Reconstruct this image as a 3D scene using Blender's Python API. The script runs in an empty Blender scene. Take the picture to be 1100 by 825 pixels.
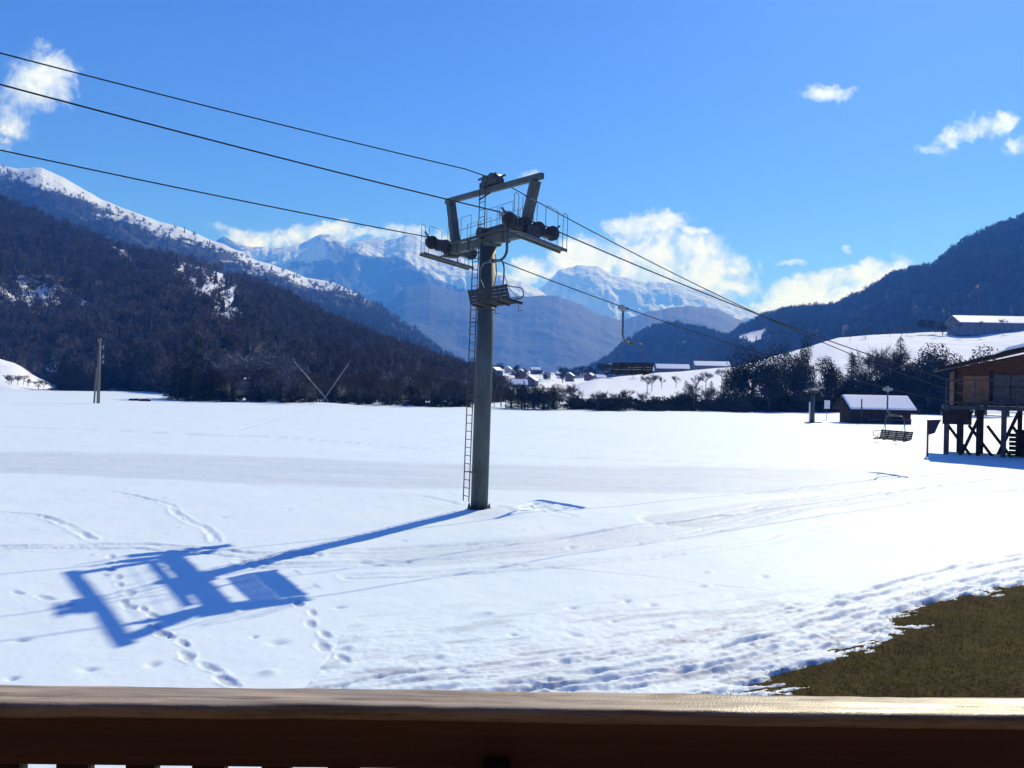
import bpy, math, random
import numpy as np
from mathutils import Vector, Matrix
random.seed(7); RNG = np.random.default_rng(7)
R = math.radians
sc = bpy.context.scene
COL = sc.collection

# ------------------------------------------------------------------ camera, sky, sun, exposure
F = 880.0; CX, CY = 550.0, 412.5; EYE = 4.7; ROLL = R(1.2)
cam_d = bpy.data.cameras.new('camera'); cam = bpy.data.objects.new('camera', cam_d); COL.objects.link(cam)
cam_d.sensor_width = 36; cam_d.lens = 36*F/1100; cam_d.clip_start = .05; cam_d.clip_end = 40000
cam.matrix_world = Matrix.Translation((0, 0, EYE)) @ Matrix.Rotation(R(90), 4, 'X') @ Matrix.Rotation(ROLL, 4, 'Z')
sc.camera = cam
SUN_AZ, SUN_EL = R(30.0), R(37.9)          # azimuth to the right of +Y
sun_d = bpy.data.lights.new('sun', 'SUN'); sun_d.energy = 3.85; sun_d.angle = R(.5); sun_d.color = (1, .985, .93)
sun = bpy.data.objects.new('sun', sun_d); COL.objects.link(sun)
sdir = Vector((math.sin(SUN_AZ)*math.cos(SUN_EL), math.cos(SUN_AZ)*math.cos(SUN_EL), math.sin(SUN_EL)))
sun.rotation_euler = sdir.to_track_quat('Z', 'Y').to_euler()
sun.location = (20, 30, 40)
vs = sc.view_settings; sc.display_settings.display_device = 'sRGB'
vs.view_transform = 'Standard'; vs.look = 'None'; vs.gamma = 1; vs.use_curve_mapping = False; vs.exposure = .21
sc.cycles.use_denoising = True
sc.cycles.max_bounces = 6; sc.cycles.diffuse_bounces = 3; sc.cycles.glossy_bounces = 2
sc.cycles.transmission_bounces = 2; sc.cycles.transparent_max_bounces = 8; sc.cycles.volume_bounces = 1
sc.cycles.sample_clamp_indirect = 4
HAZE_DENS = 2.1e-4; HAZE_COL = (.07, .275, 1.0)
SKY_STR = .085; SKY_TINT = (.36, .645, 1.52)

def unroll(u, v):
    du, dv = u-CX, v-CY
    c, s = math.cos(ROLL), math.sin(ROLL)
    return du*c+dv*s, -du*s+dv*c
def at(u, v, Y):                            # a photograph pixel at a chosen distance
    a, b = unroll(u, v); return Vector((a/F*Y, Y, EYE-b/F*Y))
def gnd(u, v):                              # where that pixel's ray meets the field
    a, b = unroll(u, v); Y = EYE*F/b; return np.array((a/F*Y, Y))

def N(nt, typ, **kw):
    n = nt.nodes.new(typ)
    for k, val in kw.items():
        if k == 'inp':
            for kk, vv in val.items():
                if hasattr(vv, 'is_output'): nt.links.new(vv, n.inputs[kk])
                else: n.inputs[kk].default_value = vv
        else: setattr(n, k, val)
    return n
def M_(nt, op, a, b=None, c=None, clamp=False):
    n = nt.nodes.new('ShaderNodeMath'); n.operation = op; n.use_clamp = clamp
    for i, x in enumerate((a, b, c)):
        if x is None: continue
        if hasattr(x, 'is_output'): nt.links.new(x, n.inputs[i])
        else: n.inputs[i].default_value = x
    return n.outputs[0]
def mixc(nt, f, a, b, blend='MIX'):
    n = nt.nodes.new('ShaderNodeMix'); n.data_type = 'RGBA'; n.blend_type = blend
    for i, x in ((0, f), (6, a), (7, b)):
        if hasattr(x, 'is_output'): nt.links.new(x, n.inputs[i])
        else:
            n.inputs[i].default_value = x if i == 0 else (tuple(x)+(1,) if len(x) == 3 else x)
    return n.outputs[2]
def sstep(nt, x, a, b):
    n = nt.nodes.new('ShaderNodeMapRange'); n.interpolation_type = 'SMOOTHSTEP'
    nt.links.new(x, n.inputs[0]); n.inputs[1].default_value = a; n.inputs[2].default_value = b
    return n.outputs[0]

w = bpy.data.worlds.new('World'); sc.world = w; w.use_nodes = True
nt = w.node_tree; nt.nodes.clear()
sky = N(nt, 'ShaderNodeTexSky'); sky.sky_type = 'NISHITA'; sky.sun_disc = False
sky.sun_elevation = SUN_EL; sky.sun_rotation = SUN_AZ; sky.altitude = 1400
sky.air_density = 1.0; sky.dust_density = .8; sky.ozone_density = 3.0
tint = mixc(nt, 1.0, sky.outputs[0], SKY_TINT, 'MULTIPLY')
bg = N(nt, 'ShaderNodeBackground', inp={'Color': tint, 'Strength': SKY_STR})
tc = N(nt, 'ShaderNodeTexCoord')
sep = N(nt, 'ShaderNodeSeparateXYZ', inp={0: tc.outputs['Generated']})
ysafe = M_(nt, 'MAXIMUM', sep.outputs[1], .05)
px = M_(nt, 'DIVIDE', sep.outputs[0], ysafe); pz = M_(nt, 'DIVIDE', sep.outputs[2], ysafe)
pv = N(nt, 'ShaderNodeCombineXYZ', inp={0: px, 1: pz, 2: .0})
wn = N(nt, 'ShaderNodeTexNoise', inp={'Vector': pv.outputs[0], 'Scale': 26.0, 'Detail': 5.0, 'Roughness': .6})
wsep = N(nt, 'ShaderNodeSeparateColor', inp={0: wn.outputs['Color']})
px0, pz0 = px, pz
px = M_(nt, 'ADD', px, M_(nt, 'MULTIPLY', M_(nt, 'SUBTRACT', wsep.outputs[0], .5), .055)); pz = M_(nt, 'ADD', pz, M_(nt, 'MULTIPLY', M_(nt, 'SUBTRACT', wsep.outputs[1], .5), .038))
nz = N(nt, 'ShaderNodeTexNoise', inp={'Vector': pv.outputs[0], 'Scale': 20.0, 'Detail': 10.0, 'Roughness': .6, 'Distortion': .8})
nz2 = N(nt, 'ShaderNodeTexNoise', inp={'Vector': pv.outputs[0], 'Scale': 42.0, 'Detail': 6.0, 'Roughness': .6, 'Distortion': .3})
nn = M_(nt, 'ADD', M_(nt, 'MULTIPLY', M_(nt, 'SUBTRACT', nz.outputs[0], .5), 3.1), M_(nt, 'MULTIPLY', M_(nt, 'SUBTRACT', nz2.outputs[0], .5), 1.3))
# clouds: u, v (direction as seen in the photograph), half width, half height, tilt, weight, softness
CL = [(35, 92, 46, 34, -.45, 1.15, 1.1), (12, 128, 26, 34, .3, .95, 1.1), (887, 98, 29, 10, .0, 1.15, .45),
      (1036, 142, 46, 12, -.32, 1.1, .5), (1072, 132, 26, 7, -.15, 1.0, .5), (1046, 128, 9, 12, .6, .8, .6), (1000, 157, 24, 9, .2, .9, .5), (1100, 160, 20, 12, .0, .9, .7),
      (691, 241, 40, 10, -.13, 1.7, .45), (744, 246, 15, 7, .0, 1.3, .5),
      (606, 283, 34, 20, -.7, 1.1, .7), (640, 270, 38, 20, -.3, 1.3, .6), (690, 276, 48, 24, -.05, 1.6, .55), (735, 284, 50, 28, .12, 1.7, .55), (778, 298, 30, 26, .4, 1.4, .6),
      (560, 296, 44, 15, -.5, 1.1, .8),
      (892, 312, 74, 17, -.3, 1.6, .55), (940, 300, 34, 12, -.2, 1.5, .55), (852, 285, 20, 6, -.05, .75, .6), (830, 327, 40, 10, -.25, 1.1, .7), (906, 269, 9, 3, 0, .7, .6), (925, 286, 20, 4, 0, .8, .6),
      (300, 256, 66, 11, -.05, 1.15, .8), (345, 248, 32, 8, -.2, 1.1, .8), (430, 252, 62, 7, .05, 1.0, .8), (250, 250, 30, 8, .3, .8, .9),
      (568, 190, 16, 7, .1, .75, .7), (612, 213, 14, 4, .1, .5, .8)]
tot = None
for (u, v, hw, hh, tl, wt, so) in CL:
    a, b = unroll(u, v)
    ex = M_(nt, 'SUBTRACT', px, a/F); ez = M_(nt, 'SUBTRACT', pz, -b/F)
    c, s = math.cos(-tl), math.sin(-tl)
    rx = M_(nt, 'MULTIPLY', M_(nt, 'ADD', M_(nt, 'MULTIPLY', ex, c), M_(nt, 'MULTIPLY', ez, s)), F/hw)
    rz = M_(nt, 'MULTIPLY', M_(nt, 'ADD', M_(nt, 'MULTIPLY', ex, -s), M_(nt, 'MULTIPLY', ez, c)), F/hh)
    d2 = M_(nt, 'ADD', M_(nt, 'MULTIPLY', rx, rx), M_(nt, 'MULTIPLY', rz, rz))
    m = M_(nt, 'SUBTRACT', 1.0*wt, M_(nt, 'MULTIPLY', d2, .8))
    m = M_(nt, 'MULTIPLY', M_(nt, 'MINIMUM', M_(nt, 'MAXIMUM', m, -3.0), 1.25), .85)
    tot = m if tot is None else M_(nt, 'MAXIMUM', tot, m)
dens = M_(nt, 'ADD', tot, M_(nt, 'MULTIPLY', nn, 1.05))
alpha = sstep(nt, dens, -.1, 1.3)
alpha = M_(nt, 'MULTIPLY', alpha, M_(nt, 'GREATER_THAN', sep.outputs[1], .06))
alpha = M_(nt, 'MULTIPLY', alpha, .95)
shade = sstep(nt, nz2.outputs[0], .3, .62)
ccol = mixc(nt, shade, (.70, .84, 1.0), (.85, .95, 1.0))
bgc = N(nt, 'ShaderNodeBackground', inp={'Color': ccol, 'Strength': 1.06})
mx = N(nt, 'ShaderNodeMixShader', inp={0: alpha, 1: bg.outputs[0], 2: bgc.outputs[0]})
wo = N(nt, 'ShaderNodeOutputWorld', inp={0: mx.outputs[0]})

# ------------------------------------------------------------------ helpers
def hash2(ix, iy, seed):
    h = (ix.astype(np.int64)*374761393 + iy.astype(np.int64)*668265263 + seed*974634777) & 0xffffffff
    h = ((h ^ (h >> 13))*1274126177) & 0xffffffff
    return ((h ^ (h >> 16)) & 0xffffff)/float(0xffffff)
def vnoise(x, y, seed=0):
    ix, iy = np.floor(x), np.floor(y); fx, fy = x-ix, y-iy
    fx = fx*fx*fx*(fx*(fx*6-15)+10); fy = fy*fy*fy*(fy*(fy*6-15)+10)
    a, b = hash2(ix, iy, seed), hash2(ix+1, iy, seed); c, d = hash2(ix, iy+1, seed), hash2(ix+1, iy+1, seed)
    return (a+(b-a)*fx)*(1-fy)+(c+(d-c)*fx)*fy
def fbm(x, y, oct=5, seed=0, gain=.5):
    x = np.asarray(x, float); y = np.asarray(y, float); t = np.zeros(np.broadcast(x, y).shape); a = 1; n = 0
    for k in range(oct):
        t = t + a*(vnoise(x*2**k+17.3*k, y*2**k-9.1*k, seed+k)*2-1); n += a; a *= gain
    return t/n
def ridged(x, y, oct=5, seed=0):
    t = 0; a = 1; n = 0
    for k in range(oct):
        t = t + a*(1-np.abs(vnoise(x*2**k+3.7*k, y*2**k+5.1*k, seed+k)*2-1)); n += a; a *= .5
    return t/n

def npmesh(name, V, Fc, mat=None, parent=None, smooth=True, attrs=None):
    me = bpy.data.meshes.new(name)
    V = np.asarray(V, np.float32).reshape(-1, 3); Fc = np.asarray(Fc, np.int32); k = Fc.shape[1]; n = len(Fc)
    me.vertices.add(len(V)); me.vertices.foreach_set('co', V.ravel())
    me.loops.add(n*k); me.loops.foreach_set('vertex_index', Fc.ravel())
    me.polygons.add(n); me.polygons.foreach_set('loop_start', np.arange(0, n*k, k, dtype=np.int32))
    me.polygons.foreach_set('use_smooth', np.full(n, smooth, dtype=bool))
    for an, av in (attrs or {}).items():
        at_ = me.attributes.new(an, 'FLOAT', 'POINT'); at_.data.foreach_set('value', np.asarray(av, np.float32).ravel())
    me.update(calc_edges=True); me.validate()
    if mat: me.materials.append(mat)
    o = bpy.data.objects.new(name, me); COL.objects.link(o)
    if parent is not None: o.parent = parent
    return o
def gridfaces(nr, nc):
    i = np.arange(nr-1)[:, None]*nc+np.arange(nc-1)[None, :]
    return np.stack([i, i+1, i+nc+1, i+nc], -1).reshape(-1, 4)

class MB:
    def __init__(s): s.v = []; s.f = []; s.sm = []
    def _add(s, vs_, fs, sm=False):
        o = len(s.v); s.v += [tuple(p) for p in vs_]; s.f += [tuple(i+o for i in f) for f in fs]; s.sm += [sm]*len(fs); return s
    def box(s, c, d, rot=None):
        hx, hy, hz = d[0]/2, d[1]/2, d[2]/2; c = Vector(c)
        P = [Vector((x, y, z)) for x in (-hx, hx) for y in (-hy, hy) for z in (-hz, hz)]
        if rot is not None: P = [rot @ p for p in P]
        return s._add([p+c for p in P], [(0, 1, 3, 2), (4, 6, 7, 5), (0, 4, 5, 1), (2, 3, 7, 6), (0, 2, 6, 4), (1, 5, 7, 3)])
    def bar(s, p, q, w_, h_, up=(0, 0, 1)):
        p, q = Vector(p), Vector(q); t = (q-p); L = t.length; t.normalize(); up = Vector(up)
        if abs(t.dot(up)) > .98: up = Vector((1, 0, 0))
        x = t.cross(up).normalized(); z = x.cross(t).normalized()
        rot = Matrix((x, t, z)).transposed()
        return s.box((p+q)/2, (w_, L, h_), rot)
    def tube(s, pts, r, n=8, caps=True):
        pts = [Vector(p) for p in pts]; m = len(pts); rs = r if isinstance(r, (list, tuple)) else [r]*m
        T = [(pts[min(i+1, m-1)]-pts[max(i-1, 0)]).normalized() for i in range(m)]
        a = Vector((0, 0, 1)) if abs(T[0].z) < .9 else Vector((1, 0, 0))
        x = T[0].cross(a).normalized(); V_ = []
        for i in range(m):
            x = (x-T[i]*x.dot(T[i])).normalized(); y = T[i].cross(x)
            for k in range(n):
                an = 2*math.pi*k/n; V_.append(pts[i]+(x*math.cos(an)+y*math.sin(an))*rs[i])
        fs = [(i*n+k, i*n+(k+1) % n, (i+1)*n+(k+1) % n, (i+1)*n+k) for i in range(m-1) for k in range(n)]
        o = len(s.v); s._add(V_, fs, True)
        if caps: s._add([], []); s.f += [tuple(o+k for k in reversed(range(n))), tuple(o+(m-1)*n+k for k in range(n))]; s.sm += [False, False]
        return s
    def cyl(s, p, q, r, n=16): return s.tube([p, q], r, n)
    def prism(s, poly, ext):
        n = len(poly); e = Vector(ext); A = [Vector(p) for p in poly]
        return s._add(A+[p+e for p in A], [tuple(reversed(range(n))), tuple(range(n, 2*n))]+[(i, (i+1) % n, n+(i+1) % n, n+i) for i in range(n)])
    def build(s, name, mat, parent=None, bevel=0):
        me = bpy.data.meshes.new(name); me.from_pydata(s.v, [], s.f)
        me.polygons.foreach_set('use_smooth', np.array(s.sm, dtype=bool)); me.update()
        me.materials.append(mat)
        o = bpy.data.objects.new(name, me); COL.objects.link(o)
        if parent is not None: o.parent = parent
        if bevel:
            b = o.modifiers.new('bevel', 'BEVEL'); b.width = bevel; b.segments = 2; b.limit_method = 'ANGLE'
        return o
def arc(c, r, a0, a1, n, ax, ay):
    c, ax, ay = Vector(c), Vector(ax), Vector(ay)
    return [c+ax*(r*math.cos(a0+(a1-a0)*k/n))+ay*(r*math.sin(a0+(a1-a0)*k/n)) for k in range(n+1)]
def tag(o, label, cat, group=None, kind=None):
    if label: o['label'] = label
    if cat: o['category'] = cat
    if group: o['group'] = group
    if kind: o['kind'] = kind
    return o
def structure(o): o['kind'] = 'structure'; return o
def thing(name, label, cat, loc, rz=0, group=None):
    o = bpy.data.objects.new(name, None); COL.objects.link(o); o.empty_display_size = .2
    o.location = loc; o.rotation_euler = (0, 0, rz); return tag(o, label, cat, group)
def copy_tree(o, parent=None):
    c = o.copy(); COL.objects.link(c); c.parent = parent
    for ch in o.children: copy_tree(ch, c)
    return c

# ------------------------------------------------------------------ materials
def mat(name, col, rough=.6, var=.25, scale=6., bump=.15, bscale=40., metal=0., col2=None, stretch=None, spec=.4):
    m = bpy.data.materials.new(name); m.use_nodes = True; t = m.node_tree; b = t.nodes['Principled BSDF']
    b.inputs['Roughness'].default_value = rough; b.inputs['Metallic'].default_value = metal; b.inputs['Specular IOR Level'].default_value = spec
    tc_ = N(t, 'ShaderNodeTexCoord'); vec = tc_.outputs['Object']
    if stretch:
        mp = N(t, 'ShaderNodeMapping', inp={0: vec}); mp.inputs['Scale'].default_value = stretch; vec = mp.outputs[0]
    n1 = N(t, 'ShaderNodeTexNoise', inp={'Vector': vec, 'Scale': scale, 'Detail': 8., 'Roughness': .6})
    c2 = col2 or tuple(x*(1-var) for x in col); c1 = tuple(min(1, x*(1+var)) for x in col) if not col2 else col
    f = sstep(t, n1.outputs[0], .35, .65)
    cc = mixc(t, f, c2, c1); t.links.new(cc, b.inputs['Base Color'])
    n2 = N(t, 'ShaderNodeTexNoise', inp={'Vector': vec, 'Scale': bscale, 'Detail': 5.})
    bp = N(t, 'ShaderNodeBump', inp={'Height': n2.outputs[0], 'Strength': bump, 'Distance': .02}); t.links.new(bp.outputs[0], b.inputs['Normal'])
    rr = N(t, 'ShaderNodeMapRange', inp={0: n1.outputs[0], 3: max(.05, rough-.12), 4: min(1, rough+.12)}); t.links.new(rr.outputs[0], b.inputs['Roughness'])
    return m
M_galv = mat('galvanised_steel', (.068, .086, .084), .62, .22, 3., .06, 30., .1, stretch=(1, 1, .35))
M_steel = mat('dark_steel', (.055, .06, .065), .5, .3, 8., .1, 50., .3)
M_rubber = mat('sheave_rubber', (.022, .022, .024), .6, .3, 14., .1, 60.)
M_grate = mat('walkway_grating', (.12, .14, .14), .55, .3, 12., .2, 60., .3)
M_rope = mat('wire_rope', (.018, .022, .03), .75, .25, 20., .1, 90., .0, spec=.1)
M_light = mat('pale_fitting', (.30, .32, .33), .5, .15, 9.)
M_hang = mat('hanger_tube', (.10, .12, .12), .45, .2, 8., .05, 60., .4)
M_seat = mat('seat_slats', (.012, .013, .015), .6, .4, 7., .1, 30.)
M_pole = mat('weathered_pole', (.17, .15, .13), .8, .3, 3., .3, 20., stretch=(1, 1, .1))
M_lance = mat('lance_metal', (.30, .29, .28), .5, .2, 4., .05, 30., .2)
M_red = mat('red_paint', (.32, .045, .04), .5, .2, 5.)
M_black = mat('black_panel', (.02, .02, .025), .5, .3, 6.)
M_white = mat('white_paint', (.7, .72, .75), .5, .1, 6.)
M_wood = mat('chalet_boards', (.12, .052, .027), .7, .3, 2.2, .3, 14., stretch=(1, 1, 6), spec=.1)
M_woodd = mat('dark_timber', (.035, .022, .017), .75, .35, 2.2, .3, 14., spec=.1)
M_woodg = mat('grey_timber', (.075, .068, .065), .8, .3, 2.5, .3, 14., spec=.1)
M_panel = mat('grey_shutter', (.12, .10, .085), .7, .2, 2.5, .2, 14.)
M_glass = mat('window_glass', (.02, .025, .03), .08, .2, 3., 0, 10., spec=.6)
M_stone = mat('render_wall', (.42, .38, .33), .85, .15, .3, .2, 4.)
M_tile = mat('brown_roof', (.10, .07, .06), .8, .3, .6, .3, 5.)
M_barn = mat('barn_cladding', (.13, .145, .17), .75, .2, .4, .2, 3., stretch=(1, 1, .2))
M_snowcap = mat('roof_snow', (.82, .85, .89), .6, .03, 1., .25, 6.)
M_bark = mat('bark', (.06, .05, .042), .9, .3, 3., .4, 10., stretch=(1, 1, .3))
M_trim = mat('apron_board', (.15, .072, .052), .7, .3, 3., .25, 20., stretch=(.15, 4, 4))
M_picket = mat('picket_board', (.05, .022, .014), .7, .3, 3., .25, 20., stretch=(4, 4, .2))
M_wall = mat('chalet_cladding', (.13, .08, .052), .8, .3, 3., .25, 20., stretch=(.2, 4, 4))

def leafmat(name, c1, c2, trans=.25, snow=0.):
    m = bpy.data.materials.new(name); m.use_nodes = True; t = m.node_tree; t.nodes.clear()
    a = N(t, 'ShaderNodeAttribute', attribute_name='tint'); g = N(t, 'ShaderNodeNewGeometry')
    rnd = M_(t, 'MULTIPLY_ADD', g.outputs['Random Per Island'], .35, M_(t, 'MULTIPLY', a.outputs['Fac'], .65))
    cc = mixc(t, rnd, c1, c2)
    if snow: cc = mixc(t, M_(t, 'GREATER_THAN', g.outputs['Random Per Island'], 1-snow), cc, (.7, .74, .8))
    d = N(t, 'ShaderNodeBsdfDiffuse', inp={0: cc}); tr = N(t, 'ShaderNodeBsdfTranslucent', inp={0: cc})
    mx_ = N(t, 'ShaderNodeMixShader', inp={0: trans, 1: d.outputs[0], 2: tr.outputs[0]})
    N(t, 'ShaderNodeOutputMaterial', inp={0: mx_.outputs[0]}); return m
M_con = leafmat('conifer_needles', (.012, .02, .014), (.04, .055, .035), .15)
M_twig = leafmat('bare_twigs', (.04, .032, .028), (.10, .085, .075), .1)
M_frost = leafmat('frosted_twigs', (.05, .055, .065), (.17, .185, .22), .1, .06)
M_dark = leafmat('evergreen_leaves', (.014, .018, .014), (.036, .042, .03), .15)
M_forest = leafmat('forest_mixed', (.014, .014, .016), (.15, .135, .13), .2)
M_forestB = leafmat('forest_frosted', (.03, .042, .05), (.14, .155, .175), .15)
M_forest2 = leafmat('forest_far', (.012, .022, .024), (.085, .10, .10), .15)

def terrmat(name, forest1, forest2, nscale, bump=1., snowcol=(.80, .84, .90), thr=(.42, .58), rockscale=.004):
    m = bpy.data.materials.new(name); m.use_nodes = True; t = m.node_tree; b = t.nodes['Principled BSDF']
    b.inputs['Roughness'].default_value = .85; b.inputs['Specular IOR Level'].default_value = .15
    tc_ = N(t, 'ShaderNodeTexCoord'); vec = tc_.outputs['Object']
    n1 = N(t, 'ShaderNodeTexNoise', inp={'Vector': vec, 'Scale': nscale, 'Detail': 8., 'Roughness': .65})
    n2 = N(t, 'ShaderNodeTexNoise', inp={'Vector': vec, 'Scale': nscale*.12, 'Detail': 6., 'Roughness': .6})
    fc = mixc(t, sstep(t, M_(t, 'MULTIPLY_ADD', n2.outputs[0], .5, M_(t, 'MULTIPLY', n1.outputs[0], .5)), .35, .65), forest1, forest2)
    a = N(t, 'ShaderNodeAttribute', attribute_name='snow')
    nn_ = M_(t, 'ADD', M_(t, 'MULTIPLY', M_(t, 'SUBTRACT', n1.outputs[0], .5), .9), M_(t, 'MULTIPLY', M_(t, 'SUBTRACT', n2.outputs[0], .5), .7))
    sf = sstep(t, M_(t, 'ADD', a.outputs['Fac'], nn_), thr[0], thr[1])
    cc = mixc(t, sf, fc, snowcol); t.links.new(cc, b.inputs['Base Color'])
    bp = N(t, 'ShaderNodeBump', inp={'Height': n1.outputs[0], 'Strength': min(1, bump), 'Distance': .35/nscale}); t.links.new(bp.outputs[0], b.inputs['Normal'])
    return m
T_A = terrmat('hillside_litter', (.03, .024, .02), (.07, .055, .045), .12, .6)
T_B = terrmat('forest_slope', (.016, .022, .024), (.05, .055, .055), .035, .8)
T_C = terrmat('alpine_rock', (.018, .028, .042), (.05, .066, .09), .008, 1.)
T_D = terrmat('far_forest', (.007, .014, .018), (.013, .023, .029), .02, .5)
T_S = terrmat('meadow_snow', (.14, .12, .10), (.22, .2, .17), .08, .3, snowcol=(.84, .87, .91))

# ------------------------------------------------------------------ hills
TERR = {}
def ridge(name, prof, Yf, Yt, m, nu=300, nr=90, zf=-1.5, amp=.0, nsc=.01, e=1.1, rough_px=1.0, rsc=.05, back=.25, seed=1, snow=None, ucut=None):
    P = np.array([unroll(u, v) for u, v in prof]); us = np.array([p[0] for p in prof], float)
    d = np.linspace(P[0, 0], P[-1, 0], nu); b = np.interp(d, P[:, 0], P[:, 1])
    b = b+rough_px*fbm(d*rsc, d*0+seed*3.1, 5, seed)
    f = lambda y: np.interp(d, P[:, 0], np.interp(us, [q[0] for q in y], [q[1] for q in y])) if isinstance(y, list) else np.full(nu, float(y))
    yf, yt = f(Yf), f(Yt); zt = EYE-b/F*yt
    r = np.linspace(0, 1, nr)[:, None]
    Y = yf+(yt-yf)*r; X = d[None, :]/F*Y
    n1 = ridged(X*nsc, Y*nsc*.6, 6, seed)-.55; n2 = fbm(X*nsc*2.3, Y*nsc*2.3, 6, seed+40)
    win = np.sin(np.pi*np.clip(r, 0, 1))**.6*np.where(r > .5, np.maximum(1-r, 0)**.35*1.3, 1)
    Z = zf+(zt-zf)*r**e+amp*win*(n1*1.6+n2*.5)*(zt-zf)/np.maximum(1, (zt-zf).max())
    Z = np.where(r >= .999, zt[None, :], Z)
    sn = snow(d[None, :]+CX+0*r, CY-(Z-EYE)/Y*F, X, Y, Z, r+0*d[None, :]) if snow else np.zeros_like(Z)
    nb = 14; rb = np.linspace(0, 1, nb+1)[1:, None]
    Yb = yt+(yt-yf)*back*rb; Zb = zt-(zt-zf)*rb**1.2*.9; Xb = d[None, :]/F*Yb
    Vv = np.stack([np.vstack([X, Xb]), np.vstack([Y, Yb]), np.vstack([Z, Zb])], -1)
    o = npmesh(name, Vv.reshape(-1, 3), gridfaces(nr+nb, nu), m, attrs={'snow': np.vstack([sn, np.repeat(sn[-1:], nb, 0)])})
    structure(o); TERR[seed] = (X, Y, Z, sn); return o
def sm(x, a, b): t = np.clip((x-a)/(b-a), 0, 1); return t*t*(3-2*t)
def blob(U, V, u, v, a, b, tl=0.):
    c, s = math.cos(tl), math.sin(tl); x, y = U-u, V-v
    return np.exp(-(((x*c+y*s)/a)**2+((-x*s+y*c)/b)**2)**1.5)

def snA(U, V, X, Y, Z, r):
    s = 1.05*blob(U, V, 222, 312, 46, 30, .45)+.7*blob(U, V, 140, 293, 26, 5, .62)+.7*blob(U, V, 90, 337, 16, 4, .5)+.45*blob(U, V, 60, 405, 18, 8)+.45*blob(U, V, 420, 402, 70, 12, .15)
    s += .45*blob(U, V, 275, 400, 50, 22)+.35*blob(U, V, 30, 330, 50, 25)+.3*blob(U, V, 95, 265, 60, 12, .4)
    return s+.09+.24*np.clip(fbm(X*.011+Y*.004, Y*.016, 4, 15), 0, 1)*sm(Y, 260, 420)
ridge('hill', [(-260, 130), (-100, 180), (0, 214), (70, 243), (140, 271), (225, 288), (300, 318), (350, 346), (435, 382), (480, 399), (500, 409), (520, 425), (540, 438)],
      [(-260, 330), (60, 300), (100, 262), (185, 255), (200, 186), (350, 182), (540, 178)], [(-260, 900), (0, 800), (300, 620), (480, 440), (540, 260)], T_A, 260, 120, amp=26, nsc=.012, e=1.12, rough_px=2., snow=snA, seed=3)
def snB(U, V, X, Y, Z, r):
    t = sm(r, .70, 1.0)*(.55+.5*ridged(X*.006, Y*.003, 5, 9))*(1-.5*sm(U, 300, 420))*(1-sm(U, 350, 430)*.9)
    t = t*.62+.35*sm(r, .93, 1.)*(1-sm(U, 330, 380))+.5*blob(U, V, 48, 198, 34, 16, .3)+.12*sm(r, .5, .8)
    return t+.08+.2*fbm(X*.003, Y*.006, 4, 19)+.42*blob(U, V, 335, 294, 20, 7, .3)+.4*blob(U, V, 447, 357, 12, 3, .6)
ridge('mountain', [(-260, 90), (-150, 135), (-40, 168), (0, 177), (20, 181), (45, 180), (60, 186), (105, 213), (140, 226), (165, 235), (200, 247), (240, 263), (275, 279), (330, 298), (351, 300), (407, 327), (435, 347), (463, 369), (482, 383), (505, 393), (525, 402), (545, 412)],
      [(-260, 950), (545, 900)], [(-260, 2600), (0, 2400), (350, 2000), (545, 1400)], T_B, 420, 150, amp=150, nsc=.0028, e=1.15, rough_px=2.2, snow=snB, seed=11)
def snC(U, V, X, Y, Z, r):
    t = .95*blob(U, V, 472, 282, 54, 17, .42)+.95*blob(U, V, 545, 305, 50, 13, .4)+.7*blob(U, V, 440, 268, 22, 12, .6)+.3*blob(U, V, 330, 275, 22, 10)+.3*blob(U, V, 400, 270, 25, 10)
    t += .42*ridged(X*.0018, Y*.0012, 5, 21)*sm(r, .45, .8)+.2*sm(r, .6, 1.)
    return t
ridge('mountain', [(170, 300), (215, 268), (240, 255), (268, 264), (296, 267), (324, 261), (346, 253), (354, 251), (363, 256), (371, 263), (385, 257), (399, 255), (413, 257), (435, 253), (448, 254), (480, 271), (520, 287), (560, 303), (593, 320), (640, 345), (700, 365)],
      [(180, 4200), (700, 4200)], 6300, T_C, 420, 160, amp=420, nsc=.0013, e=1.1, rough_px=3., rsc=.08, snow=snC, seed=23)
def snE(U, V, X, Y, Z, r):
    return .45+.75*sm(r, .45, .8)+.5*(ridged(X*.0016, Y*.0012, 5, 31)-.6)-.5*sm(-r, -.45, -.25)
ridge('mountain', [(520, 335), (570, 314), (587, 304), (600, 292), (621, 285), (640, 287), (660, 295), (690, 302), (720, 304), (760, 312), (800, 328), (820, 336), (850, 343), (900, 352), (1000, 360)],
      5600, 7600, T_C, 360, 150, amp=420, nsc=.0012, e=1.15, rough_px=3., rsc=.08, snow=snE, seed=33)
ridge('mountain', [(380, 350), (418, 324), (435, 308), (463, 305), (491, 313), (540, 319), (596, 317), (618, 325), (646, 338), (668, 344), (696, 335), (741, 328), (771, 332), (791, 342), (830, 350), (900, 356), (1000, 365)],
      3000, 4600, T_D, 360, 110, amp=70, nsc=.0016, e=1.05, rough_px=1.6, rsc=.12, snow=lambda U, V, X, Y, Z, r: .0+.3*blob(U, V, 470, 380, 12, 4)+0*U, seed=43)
ridge('hill', [(600, 404), (632, 399), (652, 388), (674, 369), (696, 355), (718, 350), (735, 351), (763, 356), (777, 362), (791, 371), (820, 380), (870, 392)],
      1100, 1700, T_D, 200, 80, amp=30, nsc=.006, rough_px=1., rsc=.15, seed=53, snow=lambda U, V, X, Y, Z, r: .12+0*U)
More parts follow.
